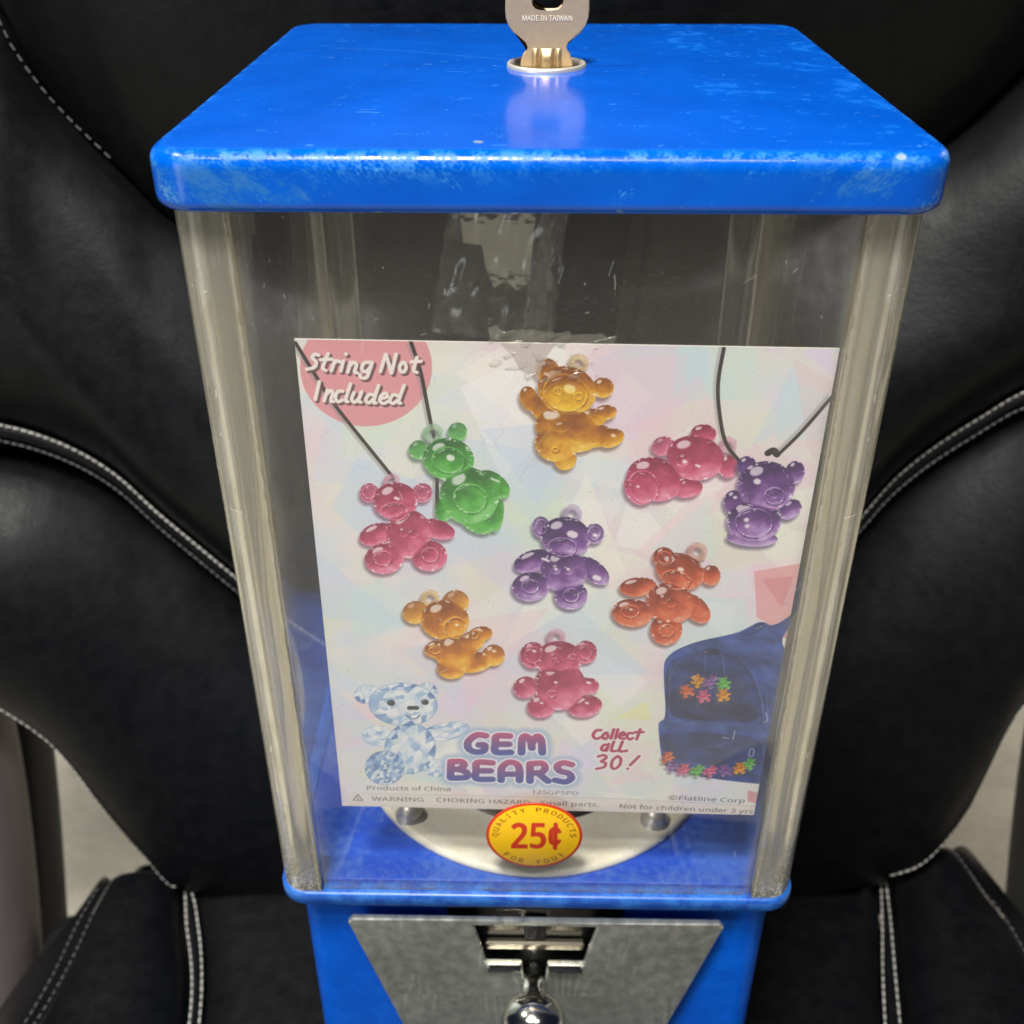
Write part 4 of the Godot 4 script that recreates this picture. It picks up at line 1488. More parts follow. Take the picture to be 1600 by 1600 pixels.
func build_card():
	var k := 7.0
	var c := Canvas.new(int(CARD_W * k), int(CARD_H * k), k, srgb(212, 203, 204))
	var soft := noise(0.004, 3, 201)
	var soft2 := noise(0.005, 3, 203)
	for y in c.h:
		for x in c.w:
			var a := soft.get_noise_2d(x, y)
			var b := soft2.get_noise_2d(x, y)
			var col := srgb(226, 219, 219)
			col = col.lerp(srgb(228, 206, 214), clampf(a * 1.6, 0, 0.8))
			col = col.lerp(srgb(204, 216, 226), clampf(-a * 1.5, 0, 0.7))
			col = col.lerp(srgb(222, 222, 206), clampf(b * 1.6, 0, 0.7))
			c.buf[y * c.w + x] = col
	# faint facets of pale colours
	var tints := [srgb(234, 200, 212), srgb(196, 212, 232), srgb(216, 226, 200), srgb(222, 208, 234), srgb(240, 236, 224), srgb(198, 224, 222), srgb(244, 240, 240)]
	for i in 120:
		var p := Vector2(rng.randf_range(-5, CARD_W), rng.randf_range(-5, CARD_H))
		var r := rng.randf_range(8, 30)
		var a := rng.randf_range(0, TAU)
		var q := []
		for j in (3 if rng.randf() < 0.5 else 4):
			q.append(p + Vector2.from_angle(a + TAU * j / (3.0 if q.size() > 3 else 3.6) + rng.randf_range(-0.3, 0.3)) * r * rng.randf_range(0.6, 1.2))
		c.poly(q, tints[rng.randi() % 7], rng.randf_range(0.15, 0.55))
	# pink facets at the right
	c.poly([Vector2(132.55, 73.14), Vector2(147.08, 69.48), Vector2(148.80, 88.55), Vector2(141.94, 94.77), Vector2(135.57, 90.39)], srgb(222, 150, 152), 0.7)
	c.poly([Vector2(135.24, 75.93), Vector2(144.75, 74.50), Vector2(142.99, 86.71)], srgb(206, 122, 128), 0.45)
	c.poly([Vector2(141.94, 94.77), Vector2(148.80, 88.55), Vector2(148.78, 101.78)], srgb(196, 120, 130), 0.6)
	c.poly([Vector2(142.31, 166.24), Vector2(148.50, 167.62), Vector2(148.59, 173.34), Vector2(142.98, 171.60)], srgb(206, 130, 140), 0.7)
	c.poly([Vector2(104.04, 125.91), Vector2(106.38, 134.33), Vector2(94.42, 133.81)], srgb(226, 222, 160), 0.6)
	c.poly([Vector2(134.17, 2.99), Vector2(146.54, 10.32), Vector2(151.07, 42.68), Vector2(142.16, 30.27)], srgb(222, 196, 200), 0.4)
	# pink disc with words
	var disc := []
	for i in 90:
		var e: Array = [18.77, 8.45, 18.01, -0.35, -1.06, 17.54]
		var a := TAU * i / 90
		disc.append(Vector2(e[0] + e[2] * cos(a) + e[4] * sin(a), e[1] + e[3] * cos(a) + e[5] * sin(a)))
	c.poly(disc, srgb(222, 152, 158))
	# cords
	for s in [[Vector2(0.24, 1.11), Vector2(4.93, 10.83), Vector2(9.69, 19.91), Vector2(24.66, 42.70)], [Vector2(31.31, 0.14), Vector2(33.60, 8.73), Vector2(35.19, 19.39), Vector2(36.70, 29.23)], [Vector2(37.28, 41.99), Vector2(37.03, 51.79)]]:
		c.add_stroke(s, 2.0)
		c.paint_dst(0.55, srgb(150, 140, 140), null, Vector2(-0.7, 0.6), 0.5, 0.5)
		c.paint_dst(0.52, srgb(44, 36, 40))
		c.end_dst()
	# words on the disc
	var words := [[Vector2(6.16, 4.54), Vector2(5.01, 4.37), Vector2(4.40, 5.42), Vector2(5.30, 6.53), Vector2(4.69, 8.11), Vector2(2.57, 8.77)], [Vector2(8.72, 4.11), Vector2(7.66, 6.39), Vector2(6.98, 8.30), Vector2(7.71, 9.05)], [Vector2(6.66, 5.85), Vector2(9.55, 5.65)], [Vector2(10.38, 6.10), Vector2(9.24, 9.12)], [Vector2(9.87, 7.20), Vector2(10.95, 6.14), Vector2(11.75, 6.41)], [Vector2(12.73, 6.11), Vector2(11.82, 9.07)], [Vector2(13.61, 4.11)], [Vector2(14.71, 6.49), Vector2(13.68, 9.41)], [Vector2(14.14, 7.78), Vector2(15.49, 6.52), Vector2(16.23, 7.17), Vector2(15.57, 9.28), Vector2(16.25, 9.55)], [Vector2(20.11, 6.43), Vector2(18.45, 6.56), Vector2(17.60, 8.29), Vector2(18.46, 9.22), Vector2(19.75, 8.15), Vector2(20.54, 6.43), Vector2(19.61, 9.01), Vector2(18.71, 10.94), Vector2(17.21, 10.97), Vector2(17.00, 10.11)], [Vector2(24.32, 4.00), Vector2(22.67, 9.04)], [Vector2(24.49, 4.09), Vector2(25.62, 9.46)], [Vector2(25.71, 9.37), Vector2(27.19, 3.85)], [Vector2(28.86, 6.26), Vector2(27.98, 7.42), Vector2(28.18, 8.84), Vector2(29.05, 9.01), Vector2(29.71, 7.76), Vector2(29.42, 6.44), Vector2(28.86, 6.26)], [Vector2(32.78, 4.68), Vector2(31.78, 8.39), Vector2(32.62, 9.13)], [Vector2(31.26, 6.03), Vector2(33.79, 5.79)], [Vector2(5.68, 12.40), Vector2(4.12, 17.85)], [Vector2(7.67, 15.03), Vector2(6.52, 18.29)], [Vector2(7.11, 16.51), Vector2(8.51, 15.11), Vector2(9.12, 15.74), Vector2(8.40, 18.16), Vector2(9.09, 18.44)], [Vector2(11.90, 15.24), Vector2(10.57, 15.36), Vector2(9.74, 16.95), Vector2(10.25, 18.41), Vector2(11.53, 17.99)], [Vector2(14.22, 12.96), Vector2(12.56, 17.78), Vector2(13.10, 18.36)], [Vector2(14.98, 15.57), Vector2(14.22, 17.59), Vector2(14.96, 18.51), Vector2(16.38, 17.21)], [Vector2(17.11, 15.33), Vector2(16.15, 18.00), Vector2(16.74, 18.48)], [Vector2(20.50, 16.34), Vector2(19.19, 16.07), Vector2(18.12, 17.76), Vector2(18.95, 18.63), Vector2(20.17, 17.47)], [Vector2(21.91, 13.29), Vector2(20.32, 18.11), Vector2(20.91, 18.59)], [Vector2(22.14, 17.29), Vector2(24.12, 16.66), Vector2(23.73, 15.59), Vector2(22.64, 16.20), Vector2(21.98, 17.78), Vector2(22.95, 18.75), Vector2(24.36, 18.03)], [Vector2(27.14, 16.40), Vector2(25.83, 16.03), Vector2(24.77, 17.82), Vector2(25.62, 18.69), Vector2(26.82, 17.68)], [Vector2(28.96, 13.15), Vector2(27.21, 17.97), Vector2(27.76, 18.55)]]
	strokes(c, words, 2.0)
	c.paint_dst(0.62, srgb(96, 62, 66), null, Vector2(0.55, 0.5), 0.3, 0.9)
	c.paint_dst(0.52, srgb(238, 230, 222), null, Vector2.ZERO, 0.2)
	c.end_dst()
	var B := []
	# green, upper left
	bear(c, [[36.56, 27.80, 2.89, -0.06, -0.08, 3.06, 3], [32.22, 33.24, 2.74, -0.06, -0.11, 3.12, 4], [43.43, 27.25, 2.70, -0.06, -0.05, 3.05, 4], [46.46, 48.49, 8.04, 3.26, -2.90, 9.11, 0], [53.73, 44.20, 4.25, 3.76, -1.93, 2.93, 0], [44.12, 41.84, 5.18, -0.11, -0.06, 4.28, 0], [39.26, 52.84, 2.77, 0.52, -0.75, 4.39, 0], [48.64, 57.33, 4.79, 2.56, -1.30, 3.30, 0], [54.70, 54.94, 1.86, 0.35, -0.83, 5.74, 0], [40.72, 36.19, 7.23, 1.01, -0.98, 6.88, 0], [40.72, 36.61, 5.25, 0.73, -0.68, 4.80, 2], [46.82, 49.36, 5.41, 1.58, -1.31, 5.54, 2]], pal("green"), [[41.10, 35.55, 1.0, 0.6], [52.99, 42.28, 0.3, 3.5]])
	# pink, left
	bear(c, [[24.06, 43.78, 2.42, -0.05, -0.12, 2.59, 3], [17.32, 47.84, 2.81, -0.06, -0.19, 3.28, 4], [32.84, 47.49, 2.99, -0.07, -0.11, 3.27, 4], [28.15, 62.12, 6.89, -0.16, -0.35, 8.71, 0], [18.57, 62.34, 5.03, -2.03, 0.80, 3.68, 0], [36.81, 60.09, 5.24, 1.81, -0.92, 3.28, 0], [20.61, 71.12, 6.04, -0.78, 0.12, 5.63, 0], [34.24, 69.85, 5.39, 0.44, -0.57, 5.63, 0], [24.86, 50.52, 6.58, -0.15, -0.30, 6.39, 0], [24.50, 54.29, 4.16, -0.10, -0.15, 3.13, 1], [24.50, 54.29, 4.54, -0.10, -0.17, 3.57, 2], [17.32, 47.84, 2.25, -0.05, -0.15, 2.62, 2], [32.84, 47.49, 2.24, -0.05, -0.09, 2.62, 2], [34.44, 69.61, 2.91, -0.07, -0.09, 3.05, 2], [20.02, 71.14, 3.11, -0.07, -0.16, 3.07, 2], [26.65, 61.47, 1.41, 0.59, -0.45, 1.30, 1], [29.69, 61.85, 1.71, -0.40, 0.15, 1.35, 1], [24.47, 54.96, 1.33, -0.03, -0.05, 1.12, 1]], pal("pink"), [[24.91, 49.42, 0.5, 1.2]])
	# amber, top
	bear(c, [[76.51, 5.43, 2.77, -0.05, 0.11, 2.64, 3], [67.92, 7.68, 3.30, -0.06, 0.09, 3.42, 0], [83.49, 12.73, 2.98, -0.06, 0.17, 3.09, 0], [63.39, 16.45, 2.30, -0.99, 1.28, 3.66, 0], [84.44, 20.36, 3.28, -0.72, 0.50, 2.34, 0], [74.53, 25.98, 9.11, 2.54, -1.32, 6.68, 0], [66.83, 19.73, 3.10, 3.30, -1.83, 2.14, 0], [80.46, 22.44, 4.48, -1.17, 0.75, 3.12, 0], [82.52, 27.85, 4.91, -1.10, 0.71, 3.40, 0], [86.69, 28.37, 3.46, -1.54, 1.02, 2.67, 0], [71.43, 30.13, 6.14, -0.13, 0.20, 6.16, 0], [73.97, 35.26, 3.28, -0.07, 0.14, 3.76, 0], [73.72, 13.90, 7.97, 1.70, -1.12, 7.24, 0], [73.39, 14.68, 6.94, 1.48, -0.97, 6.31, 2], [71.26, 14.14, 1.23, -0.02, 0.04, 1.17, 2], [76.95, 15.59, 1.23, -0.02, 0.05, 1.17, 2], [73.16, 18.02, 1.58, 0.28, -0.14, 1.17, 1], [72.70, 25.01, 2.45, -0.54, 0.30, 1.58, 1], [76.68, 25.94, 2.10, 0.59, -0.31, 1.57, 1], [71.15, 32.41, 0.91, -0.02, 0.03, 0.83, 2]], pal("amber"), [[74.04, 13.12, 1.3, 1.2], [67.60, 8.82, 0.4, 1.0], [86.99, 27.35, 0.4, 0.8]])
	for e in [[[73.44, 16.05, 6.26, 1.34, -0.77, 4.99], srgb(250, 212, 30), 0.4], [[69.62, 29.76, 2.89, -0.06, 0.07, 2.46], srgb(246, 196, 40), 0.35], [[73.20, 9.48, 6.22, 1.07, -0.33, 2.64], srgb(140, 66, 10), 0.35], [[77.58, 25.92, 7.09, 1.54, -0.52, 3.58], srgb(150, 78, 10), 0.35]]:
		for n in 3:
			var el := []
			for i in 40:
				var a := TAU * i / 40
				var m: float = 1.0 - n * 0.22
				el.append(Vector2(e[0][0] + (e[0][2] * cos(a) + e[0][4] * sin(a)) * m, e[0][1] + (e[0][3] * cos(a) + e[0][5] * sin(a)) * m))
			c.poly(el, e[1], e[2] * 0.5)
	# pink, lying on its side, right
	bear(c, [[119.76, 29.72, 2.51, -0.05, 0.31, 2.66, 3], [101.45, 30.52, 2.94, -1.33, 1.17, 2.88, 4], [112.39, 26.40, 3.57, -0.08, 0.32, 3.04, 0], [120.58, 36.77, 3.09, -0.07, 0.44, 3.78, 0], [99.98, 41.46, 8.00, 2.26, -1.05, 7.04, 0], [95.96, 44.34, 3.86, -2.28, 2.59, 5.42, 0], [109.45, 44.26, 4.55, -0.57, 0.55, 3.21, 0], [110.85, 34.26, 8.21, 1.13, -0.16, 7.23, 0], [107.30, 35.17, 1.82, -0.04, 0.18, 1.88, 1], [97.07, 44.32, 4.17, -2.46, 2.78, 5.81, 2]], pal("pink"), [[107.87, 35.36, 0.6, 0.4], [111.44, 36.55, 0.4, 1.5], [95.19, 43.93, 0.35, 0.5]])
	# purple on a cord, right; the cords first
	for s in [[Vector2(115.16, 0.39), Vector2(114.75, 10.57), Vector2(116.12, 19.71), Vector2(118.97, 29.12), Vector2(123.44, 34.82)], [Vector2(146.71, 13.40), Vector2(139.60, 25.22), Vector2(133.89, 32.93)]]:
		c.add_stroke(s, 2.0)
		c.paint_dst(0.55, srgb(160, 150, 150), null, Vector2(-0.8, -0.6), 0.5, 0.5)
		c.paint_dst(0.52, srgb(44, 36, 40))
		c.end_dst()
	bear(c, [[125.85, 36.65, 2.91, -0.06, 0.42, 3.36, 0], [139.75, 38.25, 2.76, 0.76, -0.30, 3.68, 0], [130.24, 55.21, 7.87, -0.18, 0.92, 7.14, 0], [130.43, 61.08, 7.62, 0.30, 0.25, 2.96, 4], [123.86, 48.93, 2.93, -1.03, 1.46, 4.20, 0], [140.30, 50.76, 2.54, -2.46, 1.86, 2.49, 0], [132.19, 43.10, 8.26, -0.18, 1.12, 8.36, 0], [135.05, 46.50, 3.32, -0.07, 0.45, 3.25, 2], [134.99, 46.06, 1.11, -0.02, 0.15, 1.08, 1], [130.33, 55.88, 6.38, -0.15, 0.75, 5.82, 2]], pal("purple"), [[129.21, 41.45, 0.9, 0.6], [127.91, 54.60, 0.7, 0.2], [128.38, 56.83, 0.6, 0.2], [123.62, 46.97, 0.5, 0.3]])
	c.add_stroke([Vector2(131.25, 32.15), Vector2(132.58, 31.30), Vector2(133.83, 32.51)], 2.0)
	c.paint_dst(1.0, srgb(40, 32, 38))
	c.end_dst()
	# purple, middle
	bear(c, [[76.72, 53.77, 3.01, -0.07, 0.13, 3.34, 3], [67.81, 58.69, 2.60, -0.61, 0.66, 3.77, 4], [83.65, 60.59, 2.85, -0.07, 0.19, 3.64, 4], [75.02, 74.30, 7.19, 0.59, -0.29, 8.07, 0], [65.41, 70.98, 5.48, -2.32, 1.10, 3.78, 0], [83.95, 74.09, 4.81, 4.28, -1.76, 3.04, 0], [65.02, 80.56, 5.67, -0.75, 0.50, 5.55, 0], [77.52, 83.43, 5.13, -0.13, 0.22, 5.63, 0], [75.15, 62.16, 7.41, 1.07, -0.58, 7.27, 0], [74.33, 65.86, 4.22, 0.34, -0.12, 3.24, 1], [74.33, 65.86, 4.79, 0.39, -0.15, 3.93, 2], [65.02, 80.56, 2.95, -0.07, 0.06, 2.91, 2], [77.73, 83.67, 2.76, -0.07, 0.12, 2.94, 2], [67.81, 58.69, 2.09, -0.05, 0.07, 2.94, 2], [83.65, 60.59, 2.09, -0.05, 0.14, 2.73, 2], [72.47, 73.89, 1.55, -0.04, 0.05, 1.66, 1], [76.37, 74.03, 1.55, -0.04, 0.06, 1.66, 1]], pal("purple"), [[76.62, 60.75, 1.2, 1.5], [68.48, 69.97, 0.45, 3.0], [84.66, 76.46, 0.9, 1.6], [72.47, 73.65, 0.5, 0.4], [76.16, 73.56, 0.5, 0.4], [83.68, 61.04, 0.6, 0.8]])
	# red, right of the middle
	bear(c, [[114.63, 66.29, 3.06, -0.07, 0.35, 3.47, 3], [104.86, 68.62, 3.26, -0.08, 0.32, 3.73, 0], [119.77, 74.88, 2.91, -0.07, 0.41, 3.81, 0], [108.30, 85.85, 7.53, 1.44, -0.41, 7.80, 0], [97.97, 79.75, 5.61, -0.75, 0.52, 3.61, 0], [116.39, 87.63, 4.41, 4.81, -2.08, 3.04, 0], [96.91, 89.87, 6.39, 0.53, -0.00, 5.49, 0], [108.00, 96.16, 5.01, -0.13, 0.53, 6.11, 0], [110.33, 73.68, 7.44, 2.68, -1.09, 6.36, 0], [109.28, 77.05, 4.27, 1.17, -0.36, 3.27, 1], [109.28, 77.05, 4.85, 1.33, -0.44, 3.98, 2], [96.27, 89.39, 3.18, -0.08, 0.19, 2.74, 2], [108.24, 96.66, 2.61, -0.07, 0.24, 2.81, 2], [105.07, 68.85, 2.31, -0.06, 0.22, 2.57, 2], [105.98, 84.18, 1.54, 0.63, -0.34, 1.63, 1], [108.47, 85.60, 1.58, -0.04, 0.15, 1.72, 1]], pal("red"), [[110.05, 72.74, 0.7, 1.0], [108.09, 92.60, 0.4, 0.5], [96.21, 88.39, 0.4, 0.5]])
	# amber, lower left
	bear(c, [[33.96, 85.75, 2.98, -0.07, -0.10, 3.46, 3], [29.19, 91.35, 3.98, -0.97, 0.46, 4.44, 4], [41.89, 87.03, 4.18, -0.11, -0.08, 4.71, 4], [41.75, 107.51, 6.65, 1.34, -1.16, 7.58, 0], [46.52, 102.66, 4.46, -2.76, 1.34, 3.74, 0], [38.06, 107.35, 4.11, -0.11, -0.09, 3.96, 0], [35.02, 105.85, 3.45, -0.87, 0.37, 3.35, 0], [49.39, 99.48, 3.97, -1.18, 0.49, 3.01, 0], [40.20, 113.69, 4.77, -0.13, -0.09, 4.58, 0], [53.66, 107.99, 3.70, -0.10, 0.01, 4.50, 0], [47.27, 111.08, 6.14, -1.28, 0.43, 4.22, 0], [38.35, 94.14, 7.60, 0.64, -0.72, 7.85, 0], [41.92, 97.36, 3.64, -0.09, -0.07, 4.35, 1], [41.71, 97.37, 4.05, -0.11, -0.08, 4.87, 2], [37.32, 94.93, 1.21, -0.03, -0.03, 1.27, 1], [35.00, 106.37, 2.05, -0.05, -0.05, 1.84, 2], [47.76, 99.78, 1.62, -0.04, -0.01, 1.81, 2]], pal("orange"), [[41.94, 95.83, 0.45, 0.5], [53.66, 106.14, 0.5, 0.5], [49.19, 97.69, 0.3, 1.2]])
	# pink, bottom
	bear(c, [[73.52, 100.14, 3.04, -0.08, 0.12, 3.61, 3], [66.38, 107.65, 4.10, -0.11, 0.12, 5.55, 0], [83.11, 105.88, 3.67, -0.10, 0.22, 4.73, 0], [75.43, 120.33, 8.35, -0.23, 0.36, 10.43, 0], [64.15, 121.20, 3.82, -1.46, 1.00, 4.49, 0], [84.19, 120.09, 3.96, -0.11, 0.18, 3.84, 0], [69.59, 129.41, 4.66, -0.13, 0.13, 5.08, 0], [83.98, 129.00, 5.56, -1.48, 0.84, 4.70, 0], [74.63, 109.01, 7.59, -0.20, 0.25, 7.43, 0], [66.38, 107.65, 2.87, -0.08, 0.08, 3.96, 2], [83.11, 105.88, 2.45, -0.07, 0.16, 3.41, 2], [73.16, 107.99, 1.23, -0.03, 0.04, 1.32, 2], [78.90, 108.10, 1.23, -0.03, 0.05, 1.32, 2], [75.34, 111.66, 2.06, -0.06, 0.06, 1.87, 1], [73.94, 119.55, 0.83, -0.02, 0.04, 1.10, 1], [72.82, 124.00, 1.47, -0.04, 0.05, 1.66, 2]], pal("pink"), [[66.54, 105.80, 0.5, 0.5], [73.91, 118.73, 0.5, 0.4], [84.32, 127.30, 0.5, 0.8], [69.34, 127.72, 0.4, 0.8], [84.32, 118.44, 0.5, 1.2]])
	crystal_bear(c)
	backpack(c)
	# title, with a pale blue halo and a white rim
	var glow := srgb(150, 176, 208)
	for row in [[[Vector2(51.06, 143.02), Vector2(48.08, 142.78), Vector2(45.32, 145.62), Vector2(45.16, 148.89), Vector2(47.43, 150.63), Vector2(50.32, 150.05), Vector2(50.69, 147.42), Vector2(48.89, 147.31)], [Vector2(59.15, 142.94), Vector2(54.87, 143.07), Vector2(54.40, 146.33), Vector2(54.53, 150.42), Vector2(59.58, 150.44)], [Vector2(54.88, 146.80), Vector2(58.94, 146.68)], [Vector2(63.31, 150.57), Vector2(63.45, 144.44), Vector2(64.61, 142.78), Vector2(66.32, 145.00), Vector2(66.81, 148.25)], [Vector2(66.76, 145.96), Vector2(68.42, 142.83), Vector2(69.89, 144.57), Vector2(70.39, 150.36)]], [[Vector2(39.16, 155.45), Vector2(38.77, 163.16)], [Vector2(39.16, 155.45), Vector2(42.67, 155.34), Vector2(43.62, 156.99), Vector2(42.02, 158.81), Vector2(40.19, 159.03)], [Vector2(42.01, 159.15), Vector2(44.43, 160.43), Vector2(44.16, 162.82), Vector2(39.01, 163.32)], [Vector2(53.27, 155.61), Vector2(48.24, 155.60), Vector2(47.79, 159.48), Vector2(47.83, 163.31), Vector2(53.28, 163.48)], [Vector2(48.10, 159.55), Vector2(52.67, 159.42)], [Vector2(56.41, 163.90), Vector2(56.62, 158.03), Vector2(59.02, 155.19), Vector2(61.82, 156.02), Vector2(62.83, 159.36), Vector2(62.78, 163.87)], [Vector2(57.00, 160.90), Vector2(62.49, 160.73)], [Vector2(66.46, 164.02), Vector2(66.30, 155.89)], [Vector2(66.29, 155.72), Vector2(70.28, 155.35), Vector2(71.54, 157.41), Vector2(70.39, 159.55), Vector2(67.60, 160.06)], [Vector2(69.12, 160.02), Vector2(72.70, 163.83)], [Vector2(80.57, 155.63), Vector2(77.76, 154.87), Vector2(75.70, 156.44), Vector2(76.69, 158.77), Vector2(79.77, 159.86), Vector2(80.77, 162.21), Vector2(78.70, 163.99), Vector2(75.25, 163.24)]]]:
		strokes(c, row, 5.0)
		c.paint_dst(3.2, glow, null, Vector2.ZERO, 2.6, 0.85)
		c.paint_dst(2.0, srgb(236, 230, 236), null, Vector2.ZERO, 0.3)
		c.paint_dst(1.36, srgb(196, 78, 124), srgb(44, 74, 160), Vector2.ZERO, 0.2)
		c.end_dst()
	# three slanted words at the right
	strokes(c, [[Vector2(89.77, 139.34), Vector2(88.15, 139.64), Vector2(87.31, 141.81), Vector2(88.28, 143.33), Vector2(89.95, 142.59)], [Vector2(91.35, 140.49), Vector2(90.54, 141.88), Vector2(91.13, 143.25), Vector2(92.23, 142.52), Vector2(91.99, 140.64), Vector2(91.35, 140.49)], [Vector2(94.10, 138.87), Vector2(93.40, 143.01)], [Vector2(95.48, 138.83), Vector2(94.85, 142.96)], [Vector2(96.24, 141.80), Vector2(97.84, 141.16), Vector2(97.32, 140.06), Vector2(96.43, 140.85), Vector2(96.28, 142.58), Vector2(97.84, 143.05)], [Vector2(100.57, 140.48), Vector2(99.24, 140.43), Vector2(98.65, 141.99), Vector2(99.69, 143.25), Vector2(100.72, 142.62)], [Vector2(102.90, 138.62), Vector2(102.03, 143.19)], [Vector2(101.29, 139.94), Vector2(104.05, 139.78)], [Vector2(92.36, 145.98), Vector2(91.04, 146.20), Vector2(90.43, 147.96), Vector2(91.43, 148.72), Vector2(92.37, 147.20)], [Vector2(92.78, 145.54), Vector2(92.26, 148.69)], [Vector2(94.43, 144.45), Vector2(93.86, 148.65), Vector2(96.03, 148.58)], [Vector2(97.35, 144.36), Vector2(96.61, 148.74), Vector2(99.09, 148.49)], [Vector2(89.53, 151.50), Vector2(91.55, 150.83), Vector2(92.27, 152.13), Vector2(90.68, 153.77), Vector2(92.14, 154.44), Vector2(91.86, 156.42), Vector2(89.20, 157.40)], [Vector2(96.18, 151.13), Vector2(94.63, 152.95), Vector2(94.30, 156.08), Vector2(95.46, 157.21), Vector2(97.09, 155.36), Vector2(97.29, 152.42), Vector2(96.18, 151.13)], [Vector2(103.48, 150.91), Vector2(100.70, 155.26)], [Vector2(99.98, 156.98)]], 3.0)
	c.paint_dst(1.35, srgb(232, 224, 226), null, Vector2.ZERO, 0.8, 0.9)
	c.paint_dst(0.56, srgb(172, 48, 92))
	c.end_dst()
	# small print
	var ink := srgb(86, 80, 88)
	c.text("Products of China", Vector2(9.43, 170.05), Vector2(38.70, 169.78), 2.05, ink)
	c.text("125GP5PD", Vector2(67.25, 170.16), Vector2(83.43, 170.45), 1.9, srgb(110, 104, 110))
	c.text("©Flatline Corp", Vector2(115.15, 171.52), Vector2(141.96, 172.43), 2.1, ink)
	c.poly([Vector2(3.22, 171.83), Vector2(96.30, 171.63), Vector2(146.84, 173.72), Vector2(148.36, 180.14), Vector2(96.69, 178.21), Vector2(2.81, 177.94)], srgb(222, 212, 208), 0.75)
	c.add_stroke([Vector2(3.22, 171.83), Vector2(96.30, 171.63), Vector2(146.84, 173.72)], 0.6, false)
	c.paint_dst(0.1, srgb(150, 140, 146), null, Vector2.ZERO, 0.25, 0.6)
	c.end_dst()
	c.add_stroke([Vector2(4.12, 175.32), Vector2(5.90, 172.39), Vector2(7.52, 175.38), Vector2(4.12, 175.32)], 0.6, false)
	c.paint_dst(0.16, ink)
	c.end_dst()
	c.text("!", Vector2(5.64, 174.95), Vector2(6.05, 174.94), 1.3, ink, true)
	c.text("WARNING", Vector2(10.70, 175.44), Vector2(29.08, 175.34), 2.05, ink)
	c.text("CHOKING HAZARD - Small parts.", Vector2(33.62, 175.20), Vector2(91.13, 175.96), 2.05, ink)
	c.text("Not for children under 3 yrs", Vector2(98.39, 176.38), Vector2(145.54, 177.63), 2.05, ink)
	# peeled patch under the tape, specks, creases, grime
	c.poly([Vector2(55.02, 0.06), Vector2(70.45, -0.05), Vector2(67.48, 4.29), Vector2(65.57, 11.16), Vector2(63.08, 9.30), Vector2(60.62, 7.82), Vector2(58.49, 3.71)], srgb(190, 176, 172), 0.75)
	c.poly([Vector2(58.45, -0.01), Vector2(69.08, -0.03), Vector2(66.77, 3.55), Vector2(64.83, 9.26), Vector2(62.33, 6.27)], srgb(200, 188, 180), 0.5)
	for i in 30:
		var p := Vector2(rng.randf_range(2, CARD_W - 2), rng.randf_range(2, CARD_H - 2))
		c.add_stroke([p], 0.8)
		c.paint_dst(rng.randf_range(0.05, 0.2), srgb(110, 84, 80) if rng.randf() < 0.5 else srgb(240, 236, 230), null, Vector2.ZERO, 0.25, rng.randf_range(0.3, 0.85))
		c.end_dst()
	for i in 26:
		var p := Vector2(rng.randf_range(5, CARD_W - 5), rng.randf_range(5, CARD_H - 5))
		var d := Vector2.from_angle(rng.randf_range(0.6, 2.2)) * rng.randf_range(6, 26)
		c.add_stroke([p, p + d * 0.3 + Vector2(rng.randf_range(-1, 1), 0), p + d * 0.7 + Vector2(rng.randf_range(-1.5, 1.5), 0), p + d], 0.8)
		c.paint_dst(0.06, srgb(176, 160, 162) if i % 2 else srgb(232, 226, 222), null, Vector2.ZERO, 0.4, 0.5)
		c.end_dst()
	var gr := noise(0.35, 2, 221)
	for i in c.buf.size():
		var v := 1.0 + gr.get_noise_2d(i % c.w, i / c.w) * 0.02
		var q := c.buf[i]
		c.buf[i] = Color(q.r * v, q.g * v, q.b * v)
	var m := mat(Color.WHITE, 0.5)
	m.albedo_texture = c.texture()
	var card := thing("display_card", Vector3(0.0055, -0.2285, -0.0095), "printed card of coloured bear charms taped inside the clear front panel", "display card")
	var st := SurfaceTool.new()
	st.begin(Mesh.PRIMITIVE_TRIANGLES)
	st.set_smooth_group(-1)
	var tl := Vector3(-0.06712, -0.05145, 0)
	var ux := Vector3(0.999928, -0.011992, 0)
	var uy := Vector3(ux.y, -ux.x, 0)
	var z1 := GLOBE_FRONT - 0.0041
	var z0 := z1 - 0.0006
	var q := [tl, tl + ux * 0.146, tl + ux * 0.146 + uy * 0.1783, tl + uy * 0.1783]
	var fr := []
	var bk := []
	for v in q:
		fr.append(v + Vector3(0, 0, z1)); bk.append(v + Vector3(0, 0, z0))
	quad(st, fr[3], fr[2], fr[1], fr[0], Vector2(0, 1), Vector2(1, 1), Vector2(1, 0), Vector2(0, 0))
	st.generate_normals()
	var mesh := commit(st)
	st = SurfaceTool.new()
	st.begin(Mesh.PRIMITIVE_TRIANGLES)
	st.set_smooth_group(-1)
	quad(st, bk[2], bk[3], bk[0], bk[1])
	for i in 4:
		var j := (i + 1) % 4
		quad(st, fr[i], fr[j], bk[j], bk[i])
	st.generate_normals()
	st.commit(mesh)
	part("printed_sheet", mesh, [m, mat(srgb(226, 218, 202), 0.8)], card)

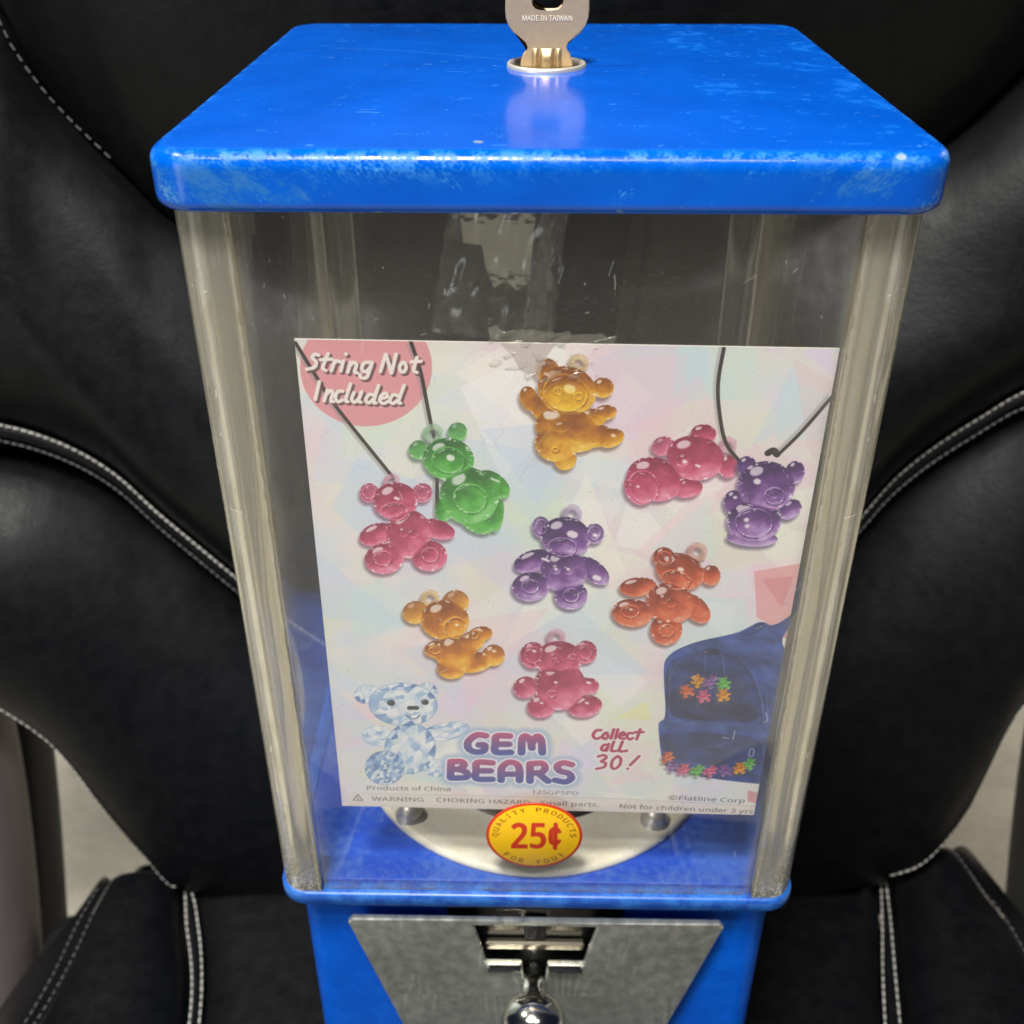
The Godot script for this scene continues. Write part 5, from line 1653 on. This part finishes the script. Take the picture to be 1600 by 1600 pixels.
func crystal_bear(c: Canvas):
	var els := [[12.09, 125.69, 4.46, -0.63, 0.03, 4.17], [31.78, 124.31, 3.59, -0.10, -0.14, 4.45], [14.67, 144.24, 5.38, 0.48, -0.56, 4.71], [37.52, 141.52, 8.13, -2.16, 0.44, 4.02], [25.31, 149.87, 8.76, -0.26, -0.47, 11.98], [34.05, 158.70, 4.43, -0.13, -0.11, 4.30], [16.07, 159.24, 6.89, -0.21, -0.43, 8.31], [23.75, 129.85, 11.44, 0.48, -0.79, 9.61]]
	var shades := [srgb(214, 222, 230), srgb(196, 212, 228), srgb(158, 186, 216), srgb(228, 230, 232), srgb(120, 154, 198), srgb(86, 122, 174), srgb(206, 216, 222)]
	for n in els.size():
		var e: Array = els[n]
		var det: float = e[2] * e[5] - e[3] * e[4]
		var rx := absf(e[2]) + absf(e[4]); var ry := absf(e[3]) + absf(e[5])
		var sites := []
		var count := 110 if n == 6 else (64 if n in [4, 7] else 26)
		for i in count:
			var a := rng.randf_range(0, TAU)
			var r := sqrt(rng.randf())
			var t := rng.randf()
			var shade := 0
			if n == 6:
				shade = [0, 2, 4, 5, 6, 4][rng.randi() % 6]
			else:
				shade = [0, 0, 1, 3, 3, 3, 6, 2][rng.randi() % 8] if r < 0.72 else [1, 2, 4, 5, 3, 0, 3][rng.randi() % 7]
			sites.append([r * cos(a), r * sin(a), shades[shade], cos(t * TAU), sin(t * TAU)])
		for y in range(maxi(0, int((e[1] - ry) * c.k)), mini(c.h - 1, int((e[1] + ry) * c.k)) + 1):
			var py: float = (y + 0.5) / c.k - e[1]
			for x in range(maxi(0, int((e[0] - rx) * c.k)), mini(c.w - 1, int((e[0] + rx) * c.k)) + 1):
				var px: float = (x + 0.5) / c.k - e[0]
				var u: float = (px * e[5] - py * e[4]) / det
				var v: float = (py * e[2] - px * e[3]) / det
				var q := u * u + v * v
				if q > 1.0:
					continue
				var best := 9.0
				var col := Color.WHITE
				for s in sites:
					var d: float = absf(u - s[0]) + absf(v - s[1]) * 0.8 + 0.4 * absf(u - s[0] + v - s[1])
					if d < best:
						best = d
						var g: float = ((u - s[0]) * s[3] + (v - s[1]) * s[4]) * 1.6
						col = s[2].lerp(Color(0.95, 0.96, 0.97), clampf(g, 0, 0.6)).lerp(srgb(110, 146, 194), clampf(-g, 0, 0.35))
				if q > 0.88:
					col = col.lerp(srgb(96, 132, 184), (q - 0.88) / 0.12 * 0.6)
				var i := y * c.w + x
				c.buf[i] = c.buf[i].lerp(col, 0.9)
	for s in [[19.75, 129.12, 1.35], [31.02, 128.52, 1.25]]:
		c.add_stroke([Vector2(s[0], s[1])], 3.0)
		c.paint_dst(s[2], srgb(40, 48, 62))
		c.end_dst()
		c.add_stroke([Vector2(s[0] - 0.4, s[1] - 0.5)], 1.5)
		c.paint_dst(0.35, srgb(120, 150, 180), null, Vector2.ZERO, 0.3, 0.8)
		c.end_dst()
	c.add_stroke([Vector2(25.82, 131.21), Vector2(28.17, 131.14)], 2.5, false)
	c.paint_dst(0.85, srgb(36, 40, 52))
	c.end_dst()
	c.add_stroke([Vector2(24.83, 134.66), Vector2(26.27, 136.05), Vector2(28.00, 135.71), Vector2(29.12, 134.25)], 1.5)
	c.paint_dst(0.2, srgb(60, 74, 96))
	c.end_dst()

func rounded(pts: Array) -> Array:
	# cuts the corners of an outline twice
	for n in 2:
		var out := []
		for i in pts.size():
			var p: Vector2 = pts[i]
			var q: Vector2 = pts[(i + 1) % pts.size()]
			out.append(p.lerp(q, 0.22)); out.append(p.lerp(q, 0.78))
		pts = out
	return pts

func backpack(c: Canvas):
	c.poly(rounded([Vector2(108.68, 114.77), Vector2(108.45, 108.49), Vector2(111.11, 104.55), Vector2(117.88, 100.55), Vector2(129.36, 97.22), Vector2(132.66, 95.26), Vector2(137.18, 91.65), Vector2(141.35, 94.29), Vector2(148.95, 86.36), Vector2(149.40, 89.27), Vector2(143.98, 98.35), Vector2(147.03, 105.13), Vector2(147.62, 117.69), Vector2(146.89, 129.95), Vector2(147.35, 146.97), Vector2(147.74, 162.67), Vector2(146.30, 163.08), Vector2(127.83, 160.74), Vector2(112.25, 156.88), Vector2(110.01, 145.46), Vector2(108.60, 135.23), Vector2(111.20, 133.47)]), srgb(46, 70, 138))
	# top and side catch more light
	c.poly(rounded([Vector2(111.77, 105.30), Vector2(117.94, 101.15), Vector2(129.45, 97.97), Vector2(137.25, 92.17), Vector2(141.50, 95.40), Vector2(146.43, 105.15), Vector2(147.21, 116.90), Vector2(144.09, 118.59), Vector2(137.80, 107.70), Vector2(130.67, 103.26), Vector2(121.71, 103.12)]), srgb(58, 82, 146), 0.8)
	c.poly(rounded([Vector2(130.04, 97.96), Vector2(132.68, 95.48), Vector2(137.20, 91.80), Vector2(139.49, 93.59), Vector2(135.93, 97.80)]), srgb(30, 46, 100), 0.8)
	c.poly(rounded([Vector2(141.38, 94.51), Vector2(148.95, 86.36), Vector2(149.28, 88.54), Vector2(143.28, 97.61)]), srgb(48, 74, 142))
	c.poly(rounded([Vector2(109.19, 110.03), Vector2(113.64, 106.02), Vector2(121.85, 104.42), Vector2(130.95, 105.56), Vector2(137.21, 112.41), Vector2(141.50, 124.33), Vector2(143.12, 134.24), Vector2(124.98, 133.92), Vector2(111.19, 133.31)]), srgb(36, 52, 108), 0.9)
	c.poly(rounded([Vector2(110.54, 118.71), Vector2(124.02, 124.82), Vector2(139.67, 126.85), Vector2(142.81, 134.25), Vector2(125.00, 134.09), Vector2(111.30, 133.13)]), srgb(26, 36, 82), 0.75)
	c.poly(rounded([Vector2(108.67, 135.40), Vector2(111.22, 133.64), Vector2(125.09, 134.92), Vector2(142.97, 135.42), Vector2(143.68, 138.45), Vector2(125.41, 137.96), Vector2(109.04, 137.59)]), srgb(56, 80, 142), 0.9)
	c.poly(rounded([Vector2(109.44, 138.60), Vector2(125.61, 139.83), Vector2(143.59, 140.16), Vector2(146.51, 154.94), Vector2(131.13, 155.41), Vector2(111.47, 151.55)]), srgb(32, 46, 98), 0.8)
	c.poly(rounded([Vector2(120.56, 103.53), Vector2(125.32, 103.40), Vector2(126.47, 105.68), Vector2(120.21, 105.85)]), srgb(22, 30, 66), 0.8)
	for s in [[Vector2(120.60, 105.07), Vector2(121.05, 112.85)], [Vector2(125.83, 105.31), Vector2(127.66, 113.46)], [Vector2(131.04, 106.33), Vector2(136.80, 114.01), Vector2(141.41, 125.97), Vector2(143.12, 134.24)], [Vector2(142.09, 121.87), Vector2(144.25, 133.36), Vector2(142.92, 135.08)], [Vector2(109.92, 111.58), Vector2(111.50, 132.63)], [Vector2(126.25, 145.85), Vector2(136.06, 142.96), Vector2(144.59, 145.31)]]:
		c.add_stroke(s, 1.5)
		c.paint_dst(0.3, srgb(24, 34, 78), null, Vector2.ZERO, 0.8, 0.8)
		c.paint_dst(0.2, srgb(88, 112, 172), null, Vector2(0.6, 0.1), 0.6, 0.5)
		c.end_dst()
	# the cloth's folds
	var cloth := noise(0.016, 4, 601)
	var weave := noise(0.2, 2, 603)
	var b0: Vector2 = Vector2(104.34, 87.49) * c.k
	var b1: Vector2 = Vector2(160.53, 162.64) * c.k
	for y in range(int(b0.y), mini(c.h, int(b1.y))):
		for x in range(int(b0.x), mini(c.w, int(b1.x))):
			var q := c.buf[y * c.w + x]
			if q.b > q.r * 1.35 and q.r < 0.36:
				var f := 1.0 + cloth.get_noise_2d(x * 0.6 + y * 0.5, y - x * 0.5) * 0.42 + weave.get_noise_2d(x, y) * 0.1
				c.buf[y * c.w + x] = Color(q.r * f, q.g * f, q.b * lerpf(1.0, f, 0.85))
	# zip and ring
	for s in [[Vector2(134.56, 138.29), Vector2(134.38, 142.15)], [Vector2(143.80, 130.04), Vector2(144.75, 133.35), Vector2(143.74, 134.22)], [Vector2(140.72, 149.80), Vector2(140.65, 146.73), Vector2(141.91, 146.69), Vector2(141.99, 149.76), Vector2(140.72, 149.80)], [Vector2(130.82, 141.39), Vector2(132.76, 141.77)]]:
		c.add_stroke(s, 1.0)
		c.paint_dst(0.2, srgb(190, 196, 206), null, Vector2.ZERO, 0.3, 0.8)
		c.end_dst()
	for i in 30:
		var p: Vector2 = Vector2(120.67, 124.05) + Vector2(rng.randf_range(-7, 14), rng.randf_range(-8, 22))
		c.add_stroke([p], 0.6)
		c.paint_dst(0.08, srgb(190, 200, 216), null, Vector2.ZERO, 0.25, 0.7)
		c.end_dst()
	var mini_ := [[Vector2(120.13, 116.85), "amber"], [Vector2(124.11, 117.14), "purple"], [Vector2(128.45, 117.82), "green"], [Vector2(116.91, 121.36), "red"], [Vector2(122.64, 123.39), "pink"], [Vector2(129.00, 122.65), "orange"], [Vector2(113.38, 151.32), "red"], [Vector2(115.32, 155.17), "purple"], [Vector2(119.33, 156.66), "pink"], [Vector2(123.89, 157.06), "green"], [Vector2(128.43, 157.28), "pink"], [Vector2(133.54, 156.77), "purple"], [Vector2(141.18, 153.50), "green"], [Vector2(138.36, 155.64), "orange"]]
	for b in mini_:
		var p: Vector2 = b[0]
		var a := rng.randf_range(-0.6, 0.6)
		var r := 1.05
		var els := []
		for q in [[0.0, 0.2, 1.3, 1.2], [0.0, -1.5, 1.15, 1.0], [-1.0, -2.2, 0.5, 0.5], [1.0, -2.2, 0.5, 0.5], [-1.6, -0.2, 0.85, 0.55], [1.6, -0.2, 0.85, 0.55], [-1.1, 1.7, 0.8, 0.85], [1.1, 1.7, 0.8, 0.85]]:
			var o := Vector2(q[0], q[1]).rotated(a) * r
			els.append([p.x + o.x, p.y + o.y, q[2] * r, 0.0, 0.0, q[3] * r, 0])
		var cols := pal(b[1])
		bear(c, els, [cols[0].lerp(cols[1], 0.4), cols[1], cols[2]])
